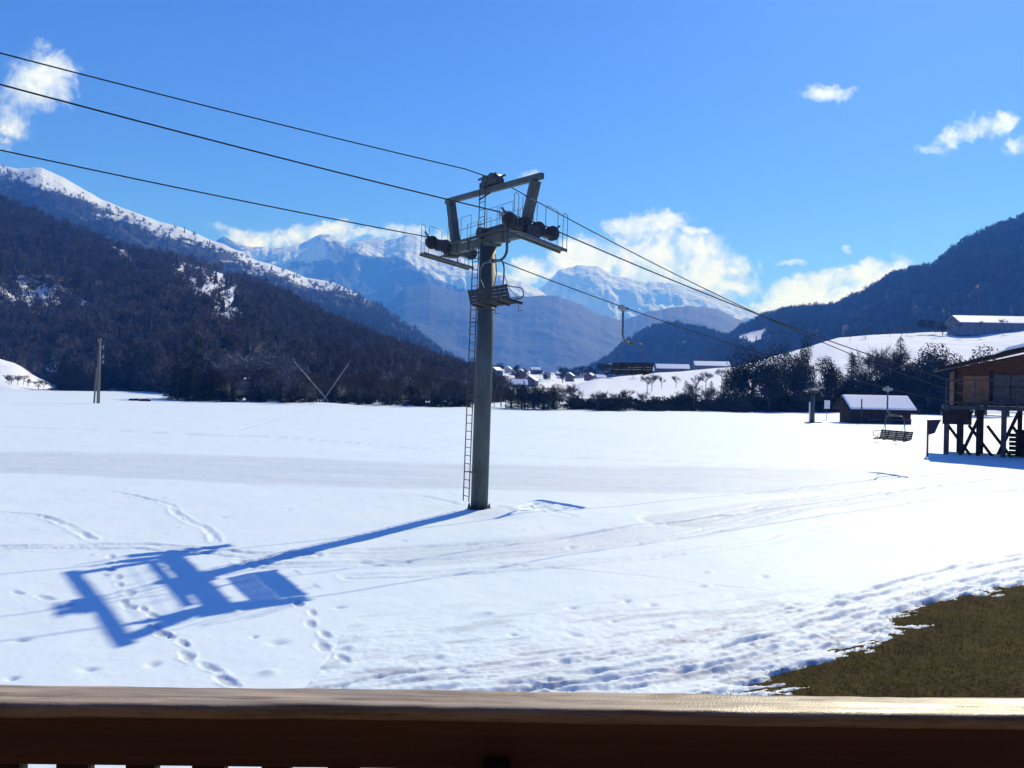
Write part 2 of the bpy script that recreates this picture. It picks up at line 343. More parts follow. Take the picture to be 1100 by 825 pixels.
def snG(U, V, X, Y, Z, r):
    return .12+.8*blob(U, V, 806, 357, 24, 7, -.3)+.55*blob(U, V, 1010, 350, 30, 6, -.2)+.25*blob(U, V, 835, 385, 20, 5)
ridge('hill', [(730, 395), (770, 368), (800, 353), (820, 342), (848, 335), (876, 332), (898, 331), (918, 320), (943, 308), (959, 297), (976, 292), (1001, 287), (1012, 278), (1029, 264), (1054, 250), (1077, 241), (1100, 233), (1200, 195), (1380, 140)],
      620, [(730, 1500), (1000, 1350), (1380, 1200)], T_B, 300, 110, amp=55, nsc=.006, e=1.1, rough_px=1.5, rsc=.1, snow=snG, seed=63)
# snowy meadows of the valley
ridge('snow_slope', [(430, 404), (480, 395), (520, 394), (560, 398), (600, 401), (640, 405), (700, 408), (800, 410)], 330, 1000, T_S, 160, 60, amp=5, nsc=.012, rough_px=.8, seed=73,
      snow=lambda U, V, X, Y, Z, r: .62+.35*fbm(X*.02, Y*.02, 4, 5))
ridge('snow_slope', [(585, 434), (597, 423), (620, 413), (640, 407), (690, 402), (790, 394), (850, 378), (900, 363), (950, 359), (1000, 357), (1050, 357), (1100, 350), (1200, 335), (1400, 310)], 190, 450, T_S, 220, 80, amp=4, nsc=.02, e=1.0, rough_px=.8, seed=83,
      snow=lambda U, V, X, Y, Z, r: 1.0+.3*fbm(X*.03, Y*.03, 4, 6)-.25*sm(r, .9, 1.))
ridge('snow_bank', [(-300, 362), (-100, 372), (0, 386), (18, 391), (40, 404), (60, 414), (85, 422)], 225, 300, T_S, 90, 40, amp=3, nsc=.05, e=.9, rough_px=1., seed=93,
      snow=lambda U, V, X, Y, Z, r: .95+.35*fbm(X*.08, Y*.08, 4, 7))

# ------------------------------------------------------------------ snow field, near ground
cols = np.arange(-900, 901, 1.35); rows_px = np.concatenate([np.arange(400, 60, -.85), np.arange(60, 13, -.35)])
Yr = EYE*F/rows_px
Yr = np.concatenate([np.linspace(-14, Yr[0]-.3, 24), Yr])
sc_w = np.maximum(Yr, 9.0)
GX = cols[None, :]/F*sc_w[:, None]; GY = np.repeat(Yr[:, None], len(cols), 1)
gx, gy = GX.ravel(), GY.ravel()
Hh = .10*fbm(gx*.06, gy*.06, 3, 101)+.028*fbm(gx*.45, gy*.45, 3, 111)+.008*fbm(gx*2.2, gy*2.2, 3, 121)+.0025*fbm(gx*9, gy*9, 2, 131)
Hh *= np.where(gy > 110, .5, 1)
dirt = np.zeros_like(Hh)
def poly_d(pts, pad):
    P = np.array(pts); best = np.full(gx.shape, 1e9); along = np.zeros_like(best); side = np.zeros_like(best); L = 0
    idx = np.where((gx > P[:, 0].min()-pad) & (gx < P[:, 0].max()+pad) & (gy > P[:, 1].min()-pad) & (gy < P[:, 1].max()+pad))[0]
    for a, b in zip(P[:-1], P[1:]):
        t = b-a; l = np.hypot(*t); t = t/l; qx, qy = gx[idx]-a[0], gy[idx]-a[1]
        s = np.clip(qx*t[0]+qy*t[1], 0, l); dx, dy = qx-s*t[0], qy-s*t[1]; d = np.hypot(dx, dy)
        up = d < best[idx]; ii = idx[up]; best[ii] = d[up]; along[ii] = L+s[up]; side[ii] = np.sign(-dx*t[1]+dy*t[0])[up]; L += l
    return best, along, np.where(side == 0, 1., side)
def smooth_px(pts, n=10):
    P = np.array([gnd(u, v) for u, v in pts]); out = []
    for i in range(len(P)-1):
        p0, p1, p2, p3 = P[max(i-1, 0)], P[i], P[i+1], P[min(i+2, len(P)-1)]
        for k in range(n):
            t = k/n; out.append(.5*((2*p1)+(-p0+p2)*t+(2*p0-5*p1+4*p2-p3)*t*t+(-p0+3*p1-3*p2+p3)*t**3))
    out.append(P[-1]); return out
def rut(pts, offs, wd, depth, dk, nzs=1.0, brk=.5):
    global Hh, dirt
    d, al, sd = poly_d(smooth_px(pts), 4); s = d*sd; s = s+.12*fbm(al*.7, al*0+3, 3, int(al.max()) % 50)
    for o in offs:
        q = np.abs(s-o)/wd; g = np.exp(-q**2); rim = np.exp(-((np.abs(s-o)-wd*1.5)/(wd*.6))**2)
        br = np.clip(.55+brk*1.6*fbm(al*.9*nzs, s*5+7*o, 4, 150+int(abs(o)*10)), 0, 1.2)*np.clip(.85+.6*fbm(gx*5*nzs, gy*5*nzs, 3, 133), .3, 1.3)
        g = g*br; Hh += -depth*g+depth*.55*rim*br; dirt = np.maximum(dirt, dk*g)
def band(pts, wd, depth, dk, lines=0, lf=14.):
    global Hh, dirt
    d, al, sd = poly_d(smooth_px(pts), wd*3+3); s = d*sd+.3*fbm(al*.2, al*0, 3, 9); m = 1-sm(np.abs(s), wd*.7, wd)
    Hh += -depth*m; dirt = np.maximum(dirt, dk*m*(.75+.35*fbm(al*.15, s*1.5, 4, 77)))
    if lines: Hh += lines*m*np.sin(s*lf)*np.clip(.6+fbm(al*.1, s*2, 2, 8), 0, 1)
def feet(pts, step, r, depth, jit=.12, dk=.5):
    global Hh, dirt
    P = np.array(smooth_px(pts, 6)); seg = np.hypot(*np.diff(P, axis=0).T); L = np.concatenate([[0], np.cumsum(seg)]); k = 0
    for q in np.arange(0, L[-1], step):
        x, y = np.interp(q, L, P[:, 0]), np.interp(q, L, P[:, 1]); x2, y2 = np.interp(q+.1, L, P[:, 0]), np.interp(q+.1, L, P[:, 1])
        t = np.array((x2-x, y2-y)); t = t/(np.hypot(*t)+1e-6); k += 1
        x += -t[1]*.07*(-1)**k+random.uniform(-jit, jit)*.6; y += t[0]*.07*(-1)**k+random.uniform(-jit, jit)*.8; rs_ = r*random.uniform(.75, 1.25)
        ii = np.where((np.abs(gx-x) < 1.) & (np.abs(gy-y) < 1.))[0]; qx, qy = gx[ii]-x, gy[ii]-y
        a_, b_ = (qx*t[0]+qy*t[1])/(rs_*2.3), (-qx*t[1]+qy*t[0])/(rs_*.85); q2 = (a_*a_+b_*b_)*(1+.7*fbm(gx[ii]*6, gy[ii]*6, 3, 140+k)); q2 = np.maximum(q2, 0)
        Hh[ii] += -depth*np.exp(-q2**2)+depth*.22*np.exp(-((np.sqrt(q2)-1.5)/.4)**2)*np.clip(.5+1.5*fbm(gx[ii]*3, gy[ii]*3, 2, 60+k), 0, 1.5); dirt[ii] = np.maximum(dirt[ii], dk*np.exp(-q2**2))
# piste crossing the middle distance, faint tracks on it
band([(-200, 502), (0, 497), (200, 503), (350, 509), (500, 514), (700, 516), (900, 516), (1100, 518), (1300, 522)], 6.5, .05, .46, .012, 7.)
for dv_, dk in ((3, .22), (11, .25), (17, .2)): rut([(-150, 488+dv_), (0, 489+dv_), (300, 500+dv_), (550, 512+dv_), (800, 516+dv_), (1150, 510+dv_)], (0,), .18, .05, dk*1.7, .5)
rut([(0, 459), (200, 468), (300, 471), (500, 488), (700, 497), (860, 504), (1000, 507)], (-.35, .35), .2, .07, .5, .4, .3)
rut([(200, 471), (260, 462), (330, 441)], (0,), .35, .06, .3, .3)
rut([(300, 605), (480, 597), (600, 588), (720, 573), (800, 556), (870, 541), (960, 530), (1080, 524)], (-.9, -.55, .55, .9), .16, .06, .42)
band([(430, 600), (600, 588), (720, 573), (800, 556), (870, 541), (980, 528)], 1.5, .03, .34, .01, 12.)
band([(730, 562), (830, 547), (930, 532)], 1.6, .05, .55, .015, 9.)
rut([(380, 622), (500, 617), (600, 610), (700, 600), (800, 588), (880, 572), (960, 556)], (-.2, .2), .14, .04, .34)
rut([(500, 604), (600, 614), (700, 622), (850, 641), (940, 652)], (0,), .07, .035, .4)
# ploughed wheel tracks beside the meadow
for off in (0, .35, .9, 1.25, 1.7):
    rut([(300, 752), (420, 728), (560, 712), (700, 690), (850, 657), (960, 628), (1040, 610), (1140, 592)], (-off,), .07+.04*random.random(), .05, .75, 1.3, .9)
rut([(420, 748), (560, 738), (700, 716), (820, 690), (900, 668), (980, 640)], (-.5, -.2, .1, .45, .8), .08, .045, .7, 1.6, .9)
rut([(600, 738), (700, 730), (800, 712), (880, 690)], (-.3, 0.1, .4), .08, .045, .7, 1.6, .9)
rut([(-20, 592), (60, 592), (150, 590), (270, 600), (330, 600)], (-.25, 0, .3), .12, .06, .4, 1.3, .8)
rut([(-20, 553), (40, 557), (75, 569), (98, 582)], (0,), .12, .07, .35, 1., .5)
rut([(120, 531), (180, 544), (187, 555), (225, 572), (232, 585)], (0,), .12, .07, .35, 1., .5)
rut([(500, 548), (470, 541), (440, 537), (400, 540)], (0,), .15, .05, .3)
rut([(530, 552), (560, 556), (580, 548), (600, 556), (615, 559)], (0,), .18, .09, .3, 1., .3)
rut([(535, 549), (556, 552), (575, 545), (590, 546)], (0,), .2, .09, .25, 1., .3)
feet([(125, 600), (128, 630), (150, 660)], .8, .10, .036)
feet([(178, 684), (200, 700), (215, 718), (250, 736), (262, 746)], .75, .11, .046, .06)
feet([(325, 650), (338, 675), (350, 692), (365, 712), (390, 722)], .74, .105, .042, .05)
feet([(20, 640), (60, 652), (100, 655)], .9, .09, .03)
feet([(140, 655), (165, 668), (185, 688)], .8, .09, .04)
for k in range(70):
    u, v = random.uniform(0, 1100), random.uniform(520, 735); x, y = gnd(u, v); r_ = random.uniform(.05, .12)
    ii = np.where((np.abs(gx-x) < .5) & (np.abs(gy-y) < .5))[0]; q2 = ((gx[ii]-x)**2*random.uniform(.5, 1)+(gy[ii]-y)**2*random.uniform(.6, 1.4))/r_**2
    Hh[ii] += random.choice((-.05, .04))*np.exp(-q2); dirt[ii] = np.maximum(dirt[ii], .35*np.exp(-q2))
# mounds
for (u, v, a, h_) in ((560, 556, 1.2, .07), (535, 557, .9, .05), (345, 436, 5., .5), (290, 432, 6., .4)):
    x, y = gnd(u, v); Hh += h_*np.exp(-(((gx-x)/a)**2+((gy-y)/(a*.8))**2)**1.3)
# churned snow near the meadow
ch = sm(gx*.0+(.30*(gx-1)-(gy-17.5)), -1.5, 3.)*(gy < 30)*(gx > -3)
wx, wy = gx*.9+gy*.42, gy*.9-gx*.42
Hh += ch*(.022*fbm(wx*1.6, wy*5, 4, 171)+.012*fbm(gx*7, gy*9, 3, 172)); dirt = np.maximum(dirt, ch*np.clip(1.6*fbm(wx*1.1, wy*5., 4, 181)-.05, 0, .8))
# bare meadow: snow thins out and the turf sheet below shows
edge_px = [(780, 752), (838, 744), (880, 722), (905, 700), (945, 693), (975, 668), (1010, 652), (1050, 642), (1100, 628), (1250, 600)]
E = np.array([gnd(u, v) for u, v in edge_px])
def bare(x, y):
    ex = np.interp(y, E[:, 1], E[:, 0], left=E[0, 0]-.8, right=E[-1, 0]+90)
    return (x-ex-.55*np.clip((22-y)/8, 0, 1))*.6-.22
bd = bare(gx, gy); ax_, ay_ = gx*.92+gy*.39, gy*.92-gx*.39; bnz = .75*fbm(ax_*.55, ay_*2.6, 5, 191, .6)+.4*fbm(ax_*2.2, ay_*8, 4, 195, .6)
bm_ = bd+bnz
Hh = Hh-sm(bm_, -1.3, .25)*.24
Hh += .11
Hh = np.where(gy > 290, Hh-(gy-290)*.04, Hh)
snow_o = npmesh('snow_field', np.stack([gx, gy, Hh], -1), gridfaces(*GX.shape), None, attrs={'dirt': dirt}); structure(snow_o)
m = bpy.data.materials.new('field_snow'); m.use_nodes = True; t = m.node_tree; b = t.nodes['Principled BSDF']
tcx = N(t, 'ShaderNodeTexCoord'); at_n = N(t, 'ShaderNodeAttribute', attribute_name='dirt')
n1 = N(t, 'ShaderNodeTexNoise', inp={'Vector': tcx.outputs['Object'], 'Scale': .35, 'Detail': 8., 'Roughness': .6})
n2 = N(t, 'ShaderNodeTexNoise', inp={'Vector': tcx.outputs['Object'], 'Scale': 7., 'Detail': 8., 'Roughness': .7})
n3 = N(t, 'ShaderNodeTexNoise', inp={'Vector': tcx.outputs['Object'], 'Scale': 55., 'Detail': 4.})
base = mixc(t, sstep(t, n1.outputs[0], .3, .7), (.74, .85, .885), (.79, .875, .895))
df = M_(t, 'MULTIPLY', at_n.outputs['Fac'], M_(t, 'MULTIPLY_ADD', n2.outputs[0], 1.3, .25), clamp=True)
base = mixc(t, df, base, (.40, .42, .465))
t.links.new(base, b.inputs['Base Color']); b.inputs['Roughness'].default_value = .62; b.inputs['Specular IOR Level'].default_value = .25
b1 = N(t, 'ShaderNodeBump', inp={'Height': n2.outputs[0], 'Strength': .2, 'Distance': .03})
b2 = N(t, 'ShaderNodeBump', inp={'Height': n3.outputs[0], 'Strength': .12, 'Distance': .008, 'Normal': b1.outputs[0]}); t.links.new(b2.outputs[0], b.inputs['Normal'])
snow_o.data.materials.append(m)
# turf beneath and the wide valley floor
MTURF = mt = bpy.data.materials.new('dead_turf'); mt.use_nodes = True; t = mt.node_tree; b = t.nodes['Principled BSDF']
tcx = N(t, 'ShaderNodeTexCoord')
n1 = N(t, 'ShaderNodeTexNoise', inp={'Vector': tcx.outputs['Object'], 'Scale': 1.1, 'Detail': 9., 'Roughness': .65})
n2 = N(t, 'ShaderNodeTexNoise', inp={'Vector': tcx.outputs['Object'], 'Scale': 14., 'Detail': 7., 'Roughness': .7})
c_ = mixc(t, sstep(t, n1.outputs[0], .35, .65), (.026, .018, .006), (.082, .057, .017)); c_ = mixc(t, sstep(t, n2.outputs[0], .4, .65), c_, (.066, .050, .014))
t.links.new(c_, b.inputs['Base Color']); b.inputs['Roughness'].default_value = .9; b.inputs['Specular IOR Level'].default_value = .05
t.links.new(N(t, 'ShaderNodeBump', inp={'Height': n2.outputs[0], 'Strength': .7, 'Distance': .05}).outputs[0], b.inputs['Normal'])
gxx, gyy = np.meshgrid(np.linspace(-4, 40, 180), np.linspace(2, 44, 180))
structure(npmesh('meadow_turf', np.stack([gxx, gyy, .03*fbm(gxx*1.5, gyy*1.5, 4, 201)-.02-.3*(1-sm(bare(gxx, gyy), -2.2, -.6))], -1), gridfaces(180, 180), mt))
gxx, gyy = np.meshgrid(np.linspace(-7500, 7500, 60), np.linspace(-700, 8600, 60))
structure(npmesh('ground', np.stack([gxx, gyy, 0*gxx-2.2], -1), gridfaces(60, 60), T_S, attrs={'snow': np.full(gxx.size, .8)}))
# dead grass blades
nb_ = 170000; bx = RNG.uniform(2, 24, nb_); by = RNG.uniform(10.5, 34, nb_)
kb = (bare(bx, by)+.75*fbm((bx*.92+by*.39)*.55, (by*.92-bx*.39)*2.6, 5, 191, .6)) > -.7; bx, by = bx[kb], by[kb]; n_ = len(bx)
an = RNG.uniform(0, 6.28, n_); hb = RNG.uniform(.01, .045, n_); wb = RNG.uniform(.004, .010, n_); ln = RNG.uniform(.05, .13, n_); z0 = .0
A = np.stack([bx-wb*np.sin(an), by+wb*np.cos(an), 0*bx+z0], -1); B = np.stack([bx+wb*np.sin(an), by-wb*np.cos(an), 0*bx+z0], -1); Cc = np.stack([bx+ln*np.cos(an), by+ln*np.sin(an), z0+hb], -1)
M_grass = leafmat('dead_grass', (.028, .019, .006), (.14, .10, .034), .3)
g_o = npmesh('grass', np.stack([A, B, Cc], 1).reshape(-1, 3), np.arange(3*n_).reshape(-1, 3), M_grass, attrs={'tint': np.repeat(fbm(bx*.8, by*.8, 3, 211)*.5+.5, 3)}, smooth=False)
tag(g_o, 'flattened brown winter grass of the thawed patch beside the snow', 'grass', kind='stuff')

# ------------------------------------------------------------------ tree templates
def tmpl_conifer(tiers=4, n=7, seed=0):
    rg = np.random.default_rng(seed); V = []; Fq = []
    for k in range(tiers):
        z1 = .12+.8*k/tiers; z2 = min(1, z1+.42-.04*k); r = .24*(1-.78*k/tiers); o = len(V)
        for i in range(n):
            a = 6.283*i/n+k; q = r*rg.uniform(.55, 1.15); V.append((q*math.cos(a), q*math.sin(a), z1+rg.uniform(-.04, .04)))
        V.append((rg.uniform(-.01, .01), 0, z2)); Fq += [(o+i, o+(i+1) % n, o+n) for i in range(n)]
    return np.array(V), np.array(Fq)
def tmpl_twigs(nt_=90, rx=.34, z0=.22, w_=(.012, .05), L=(.10, .28), seed=0, trunk=True):
    rg = np.random.default_rng(seed); V = []
    for k in range(nt_):
        while True:
            p = rg.uniform(-1, 1, 3)
            if p@p < 1: break
        c = np.array((p[0]*rx, p[1]*rx, z0+(1-z0)*(p[2]*.5+.5)))
        d = c-np.array((0, 0, z0*.6)); d = d/np.linalg.norm(d)+rg.normal(0, .45, 3); d /= np.linalg.norm(d)
        s = np.cross(d, rg.normal(size=3)); s /= np.linalg.norm(s); l = rg.uniform(*L); ww = rg.uniform(*w_)
        V += [c-d*l*.5-s*ww, c-d*l*.5+s*ww, c+d*l*.5]
    if trunk:
        for a in (0, 2.1, 4.2): V += [(.016*math.cos(a), .016*math.sin(a), 0), (.016*math.cos(a+2.1), .016*math.sin(a+2.1), 0), (0, 0, .75)]
    V = np.array(V); return V, np.arange(len(V)).reshape(-1, 3)
def scatter(terr, n, hmin, hmax, temps, keep, m, name, label, seed=0, sink=.05):
    X, Y, Z, S = terr; rg = np.random.default_rng(seed); nr, nc = X.shape
    # area of the cells weights the draw
    ax = np.hypot(X[:-1, 1:]-X[:-1, :-1], Y[:-1, 1:]-Y[:-1, :-1])*np.hypot(np.hypot(X[1:, :-1]-X[:-1, :-1], Y[1:, :-1]-Y[:-1, :-1]), Z[1:, :-1]-Z[:-1, :-1])
    p = (ax/ax.sum()).ravel(); c = rg.choice(len(p), n, p=p); i, j = c//(nc-1), c % (nc-1); fi, fj = rg.random(n), rg.random(n)
    bl = lambda Q: (Q[i, j]*(1-fi)+Q[i+1, j]*fi)*(1-fj)+(Q[i, j+1]*(1-fi)+Q[i+1, j+1]*fi)*fj
    x, y, z, s = bl(X), bl(Y), bl(Z), bl(S); r = (i+fi)/(nr-1)
    k = keep(x, y, z, s, r, rg); x, y, z = x[k], y[k], z[k]; n = len(x)
    VV = []; FF = []; TT = []; off = 0; which = rg.integers(0, len(temps), n)
    grove = fbm(x*.012, y*.012, 3, seed+5)*.5+.5
    for q, (tv, tf) in enumerate(temps):
        w_ = np.where(which == q)[0]
        if not len(w_): continue
        h = rg.uniform(hmin, hmax, len(w_))*(.75+.5*grove[w_]); a = rg.uniform(0, 6.283, len(w_)); ca, sa = np.cos(a)*h, np.sin(a)*h; wd = rg.uniform(.8, 1.25, len(w_))
        vx = (tv[None, :, 0]*ca[:, None]-tv[None, :, 1]*sa[:, None])*wd[:, None]+x[w_][:, None]; vy = (tv[None, :, 0]*sa[:, None]+tv[None, :, 1]*ca[:, None])*wd[:, None]+y[w_][:, None]
        vz = tv[None, :, 2]*h[:, None]+z[w_][:, None]-sink*h[:, None]
        VV.append(np.stack([vx, vy, vz], -1).reshape(-1, 3)); FF.append((tf[None]+(np.arange(len(w_))*len(tv))[:, None, None]+off).reshape(-1, 3)); off += len(w_)*len(tv)
        TT.append(np.repeat(np.clip(.55*rg.random(len(w_))+.55*grove[w_]-.05, 0, 1), len(tv)))
    o = npmesh(name, np.concatenate(VV), np.concatenate(FF), m, attrs={'tint': np.concatenate(TT)}, smooth=False)
    return tag(o, label, 'forest', kind='stuff')

# ------------------------------------------------------------------ woods that read as one mass
tw = [tmpl_twigs(95, .30, .2, seed=k) for k in range(4)]; tc_ = [tmpl_conifer(4, 7, k) for k in range(3)]
twf = [tmpl_twigs(34, .36, .15, (.03, .09), (.16, .4), seed=k+9, trunk=False) for k in range(3)]; tcf = [tmpl_conifer(2, 5, k+5) for k in range(2)]
scatter(TERR[3], 9500, 6, 11, tw+tw[:2]+tc_[:1], lambda x, y, z, s, r, rg: (rg.random(len(x)) > np.minimum(s*1.0, .90)) & (r < .985), M_forest, 'forest',
        'dark leafless wood covering the near hillside on the left', 1)
scatter(TERR[3], 1500, 5, 9, tw, lambda x, y, z, s, r, rg: (r < .97) & (fbm(x*.01, y*.014, 3, 77) > .02), M_forestB, 'frosted_wood',
        'pale frosted trees scattered through the dark wood on the near left hillside', 6)
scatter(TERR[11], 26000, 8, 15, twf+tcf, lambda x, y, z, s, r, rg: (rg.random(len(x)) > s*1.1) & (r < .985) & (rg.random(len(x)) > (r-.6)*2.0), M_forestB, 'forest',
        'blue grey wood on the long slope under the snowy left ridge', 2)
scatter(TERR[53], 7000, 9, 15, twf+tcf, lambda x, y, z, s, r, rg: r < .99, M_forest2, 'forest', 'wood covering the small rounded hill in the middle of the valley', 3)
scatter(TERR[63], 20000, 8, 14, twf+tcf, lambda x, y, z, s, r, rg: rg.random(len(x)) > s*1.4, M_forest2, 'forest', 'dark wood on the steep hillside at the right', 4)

# ------------------------------------------------------------------ single trees
def tree_kind(kind, seed):
    rg = np.random.default_rng(seed); tk = MB(); cr = None
    if kind == 'conifer':                     # unit height
        tk.tube([(0, 0, -.03), (.004, 0, .5), (0, 0, .97)], [.022, .013, .002], 6); V = []
        for k in range(1900):
            z = .08+.9*rg.random()**1.15; rad = .23*(1-z)**.8*(1+.35*math.sin(z*37+seed))*(.5+.5*rg.random())+.006; a = rg.uniform(0, 6.283)
            d = np.array((math.cos(a), math.sin(a), -.35+rg.normal(0, .15))); c = np.array((math.cos(a)*rad, math.sin(a)*rad, z-.1*rad)); s = np.array((-math.sin(a), math.cos(a), rg.normal(0, .3)))
            l = rg.uniform(.02, .05)*(1.1-.85*z); ww = rg.uniform(.007, .015)*(1.1-.7*z); V += [c-d*l-s*ww, c-d*l+s*ww, c+d*l*.6]
        m_ = M_con
    elif kind == 'shrub':
        V = []; tk.tube([(0, 0, -.05), (.02, 0, .5)], [.03, .01], 5)
        lob = [(rg.uniform(-.5, .5), rg.uniform(-.3, .3), rg.uniform(.1, .7), rg.uniform(.16, .34)) for _ in range(10)]
        for k in range(1000):
            x, y, z, r_ = lob[k % 10]; d = rg.normal(size=3); d /= np.linalg.norm(d); c = np.array((x, y, z))+d*r_*rg.uniform(.4, 1.1); c[2] = abs(c[2])
            s = np.cross(d, rg.normal(size=3)); s /= np.linalg.norm(s)+1e-6; e = np.cross(d, s)*.5+d*.4+np.array((0, 0, .5)); l = rg.uniform(.02, .06)
            V += [c-s*l, c+s*l, c+e*l*2.2]
        m_ = M_dark
    elif kind == 'round':                      # dense ivy-dark crown, several lobes
        tk.tube([(0, 0, -.03), (.01, 0, .25), (0, .01, .6)], [.035, .026, .012], 6); V = []
        lob = [(rg.uniform(-.22, .22), rg.uniform(-.22, .22), rg.uniform(.36, .76), rg.uniform(.13, .24)) for _ in range(9)]
        for k in range(5600):
            x, y, z, r_ = lob[k % 9]; d = rg.normal(size=3); d /= np.linalg.norm(d); c = np.array((x, y, z))+d*r_*rg.uniform(.55, 1.08)
            s = np.cross(d, rg.normal(size=3)); s /= np.linalg.norm(s)+1e-6; e = np.cross(d, s)*.7+d*.5; l = rg.uniform(.007, .018)
            V += [c-s*l, c+s*l, c+e*l*1.6]
        for q in lob[:6]: tk.tube([(0, 0, .3), (q[0]*.6, q[1]*.6, q[2]*.8), q[:3]], [.016, .009, .004], 5)
        m_ = M_dark
    else:                                      # bare crown of branches and twigs
        V = []; tk.tube([(0, 0, -.03), (.008, .004, .3), (0, 0, .55)], [.022, .016, .009], 6); tips = []
        def grow(p, d, l, r_, lev):
            q = p+d*l; tk.tube([tuple(p), tuple((p+q)/2+rg.normal(0, l*.05, 3)), tuple(q)], [r_, r_*.8, r_*.55], 4, False); tips.append((q, d))
            if lev < 3:
                for _ in range(3 if lev < 2 else 2):
                    dd = d+rg.normal(0, .48, 3); dd[2] = abs(dd[2])*.8+.12; dd /= np.linalg.norm(dd); grow(p+d*l*rg.uniform(.55, 1), dd, l*rg.uniform(.6, .78), r_*.55, lev+1)
        for _ in range(6):
            a = rg.uniform(0, 6.283); d = np.array((math.cos(a)*.6, math.sin(a)*.6, .85)); d /= np.linalg.norm(d)
            grow(np.array((0, 0, rg.uniform(.22, .5))), d, rg.uniform(.16, .24), .009, 0)
        for q, d in tips:
            for _ in range(7):
                dd = d+rg.normal(0, .6, 3); dd /= np.linalg.norm(dd); l = rg.uniform(.05, .13); s = np.cross(dd, rg.normal(size=3)); s /= np.linalg.norm(s)+1e-6; ww = rg.uniform(.0015, .0042)
                p = q-d*rg.uniform(0, .1); V += [p-s*ww, p+s*ww, p+dd*l]
        m_ = M_frost if kind == 'frost' else M_twig
    V = np.array(V); zmax = V[:, 2].max(); V = V/zmax
    root = thing('tree', 'x', 'tree', (0, 0, 0)); tk.build('trunk', M_bark, root)
    nt_ = len(V)//3; npmesh('crown', V, np.arange(len(V)).reshape(-1, 3), m_, root, False, {'tint': np.repeat(rg.random(nt_), 3)})
    root['kind_'] = kind; return root
PROTO = {k: [tree_kind(k, 300+i*7+len(k)) for i in range(n)] for k, n in (('conifer', 3), ('round', 3), ('shrub', 3), ('bare', 3), ('frost', 2))}
for L_ in PROTO.values():
    for p_ in L_: del p_['kind_']
USED = set()
NM = {'conifer': 'conifer_tree', 'round': 'evergreen_tree', 'shrub': 'hedge_shrub', 'bare': 'bare_tree', 'frost': 'frosted_tree'}
def tree(kind, u, v, hpx, label, group=None, wide=1., Y=None, yoff=0):
    p = random.choice(PROTO[kind])
    if Y is None:
        _, b_ = unroll(u, v); Y = EYE*F/b_
    pos = at(u, v, Y); sc_ = hpx/F*Y
    if p.name not in USED and p['label'] == 'x': o = p
    else: o = copy_tree(p)
    USED.add(p.name); o.name = NM[kind]; o.location = pos; s = random.uniform(.9, 1.15)*wide
    o.scale = (sc_*s, sc_*s, sc_); o.rotation_euler = (0, 0, random.uniform(0, 6.28))
    o['label'] = label; o['category'] = 'tree'
    if group: o['group'] = group
    return o
def run(kind, pts, n, h, label, group, wide=1., ju=6, Ys=None, jv=1.5):
    P = np.array(pts, float)
    for k in range(n):
        q = (k+random.random()*.8)/n*(len(P)-1); i = min(int(q), len(P)-2); f = q-i; u, v = P[i]*(1-f)+P[i+1]*f
        Y = random.uniform(*Ys) if Ys else None
        tree(kind, u+random.uniform(-ju, ju), v+random.uniform(-jv, jv*.3), random.uniform(*h), label, group, wide, Y)
# left wood edge
run('conifer', [(66, 429), (80, 430), (108, 430)], 9, (34, 62), 'dark conifer at the wood edge behind the left utility pole', 'conifers behind the left utility pole', 1.5, 8, (240, 255))
run('round', [(72, 429), (105, 431)], 5, (22, 34), 'low dark evergreen bush beside the snowy bank at far left', 'dark bushes beside the far left bank', 1.3, 8, (232, 245))
run('conifer', [(112, 420), (150, 418), (186, 420)], 12, (30, 55), 'dark conifer behind the small snowy clearing at left', 'conifers behind the left clearing', 1.4, 6, (250, 262))
run('conifer', [(188, 430), (212, 431), (228, 431)], 9, (40, 75), 'tall dark conifer at the corner of the wood right of the clearing', 'conifers at the wood corner', 1.4, 6)
run('frost', [(230, 431), (275, 432), (330, 433)], 13, (24, 62), 'pale frosted bare tree at the wood edge left of the crossed snow lances', 'frosted trees left of the snow lances', 1.25, 6)
tree('frost', 290, 431, 70, 'tall frosted tree with white snow caught in its top, left of the crossed snow lances', wide=.9)
run('conifer', [(240, 432), (330, 434), (420, 436), (500, 438)], 26, (14, 30), 'low dark conifer along the foot of the wooded hill', 'low conifers along the foot of the hill', 1.6, 7)
run('shrub', [(192, 431), (260, 432), (340, 434), (420, 436), (505, 439)], 34, (7, 14), 'dark brush along the bottom of the left wood', 'brush along the left wood', 1.7, 6)
run('bare', [(330, 434), (420, 436), (500, 438)], 16, (24, 46), 'grey bare tree in front of the wood beside the snow lances', 'bare trees behind the snow lances', 1.2, 8)
run('frost', [(420, 434), (460, 436), (500, 437)], 7, (20, 36), 'pale frosted tree in front of the wood left of the lift pylon', 'frosted trees left of the pylon', 1.2, 8)
run('bare', [(0, 412), (20, 414), (50, 420)], 14, (6, 12), 'small bare bush on the snowy bank at far left', 'bare bushes on the far left bank', 1.1, 8, (226, 231))
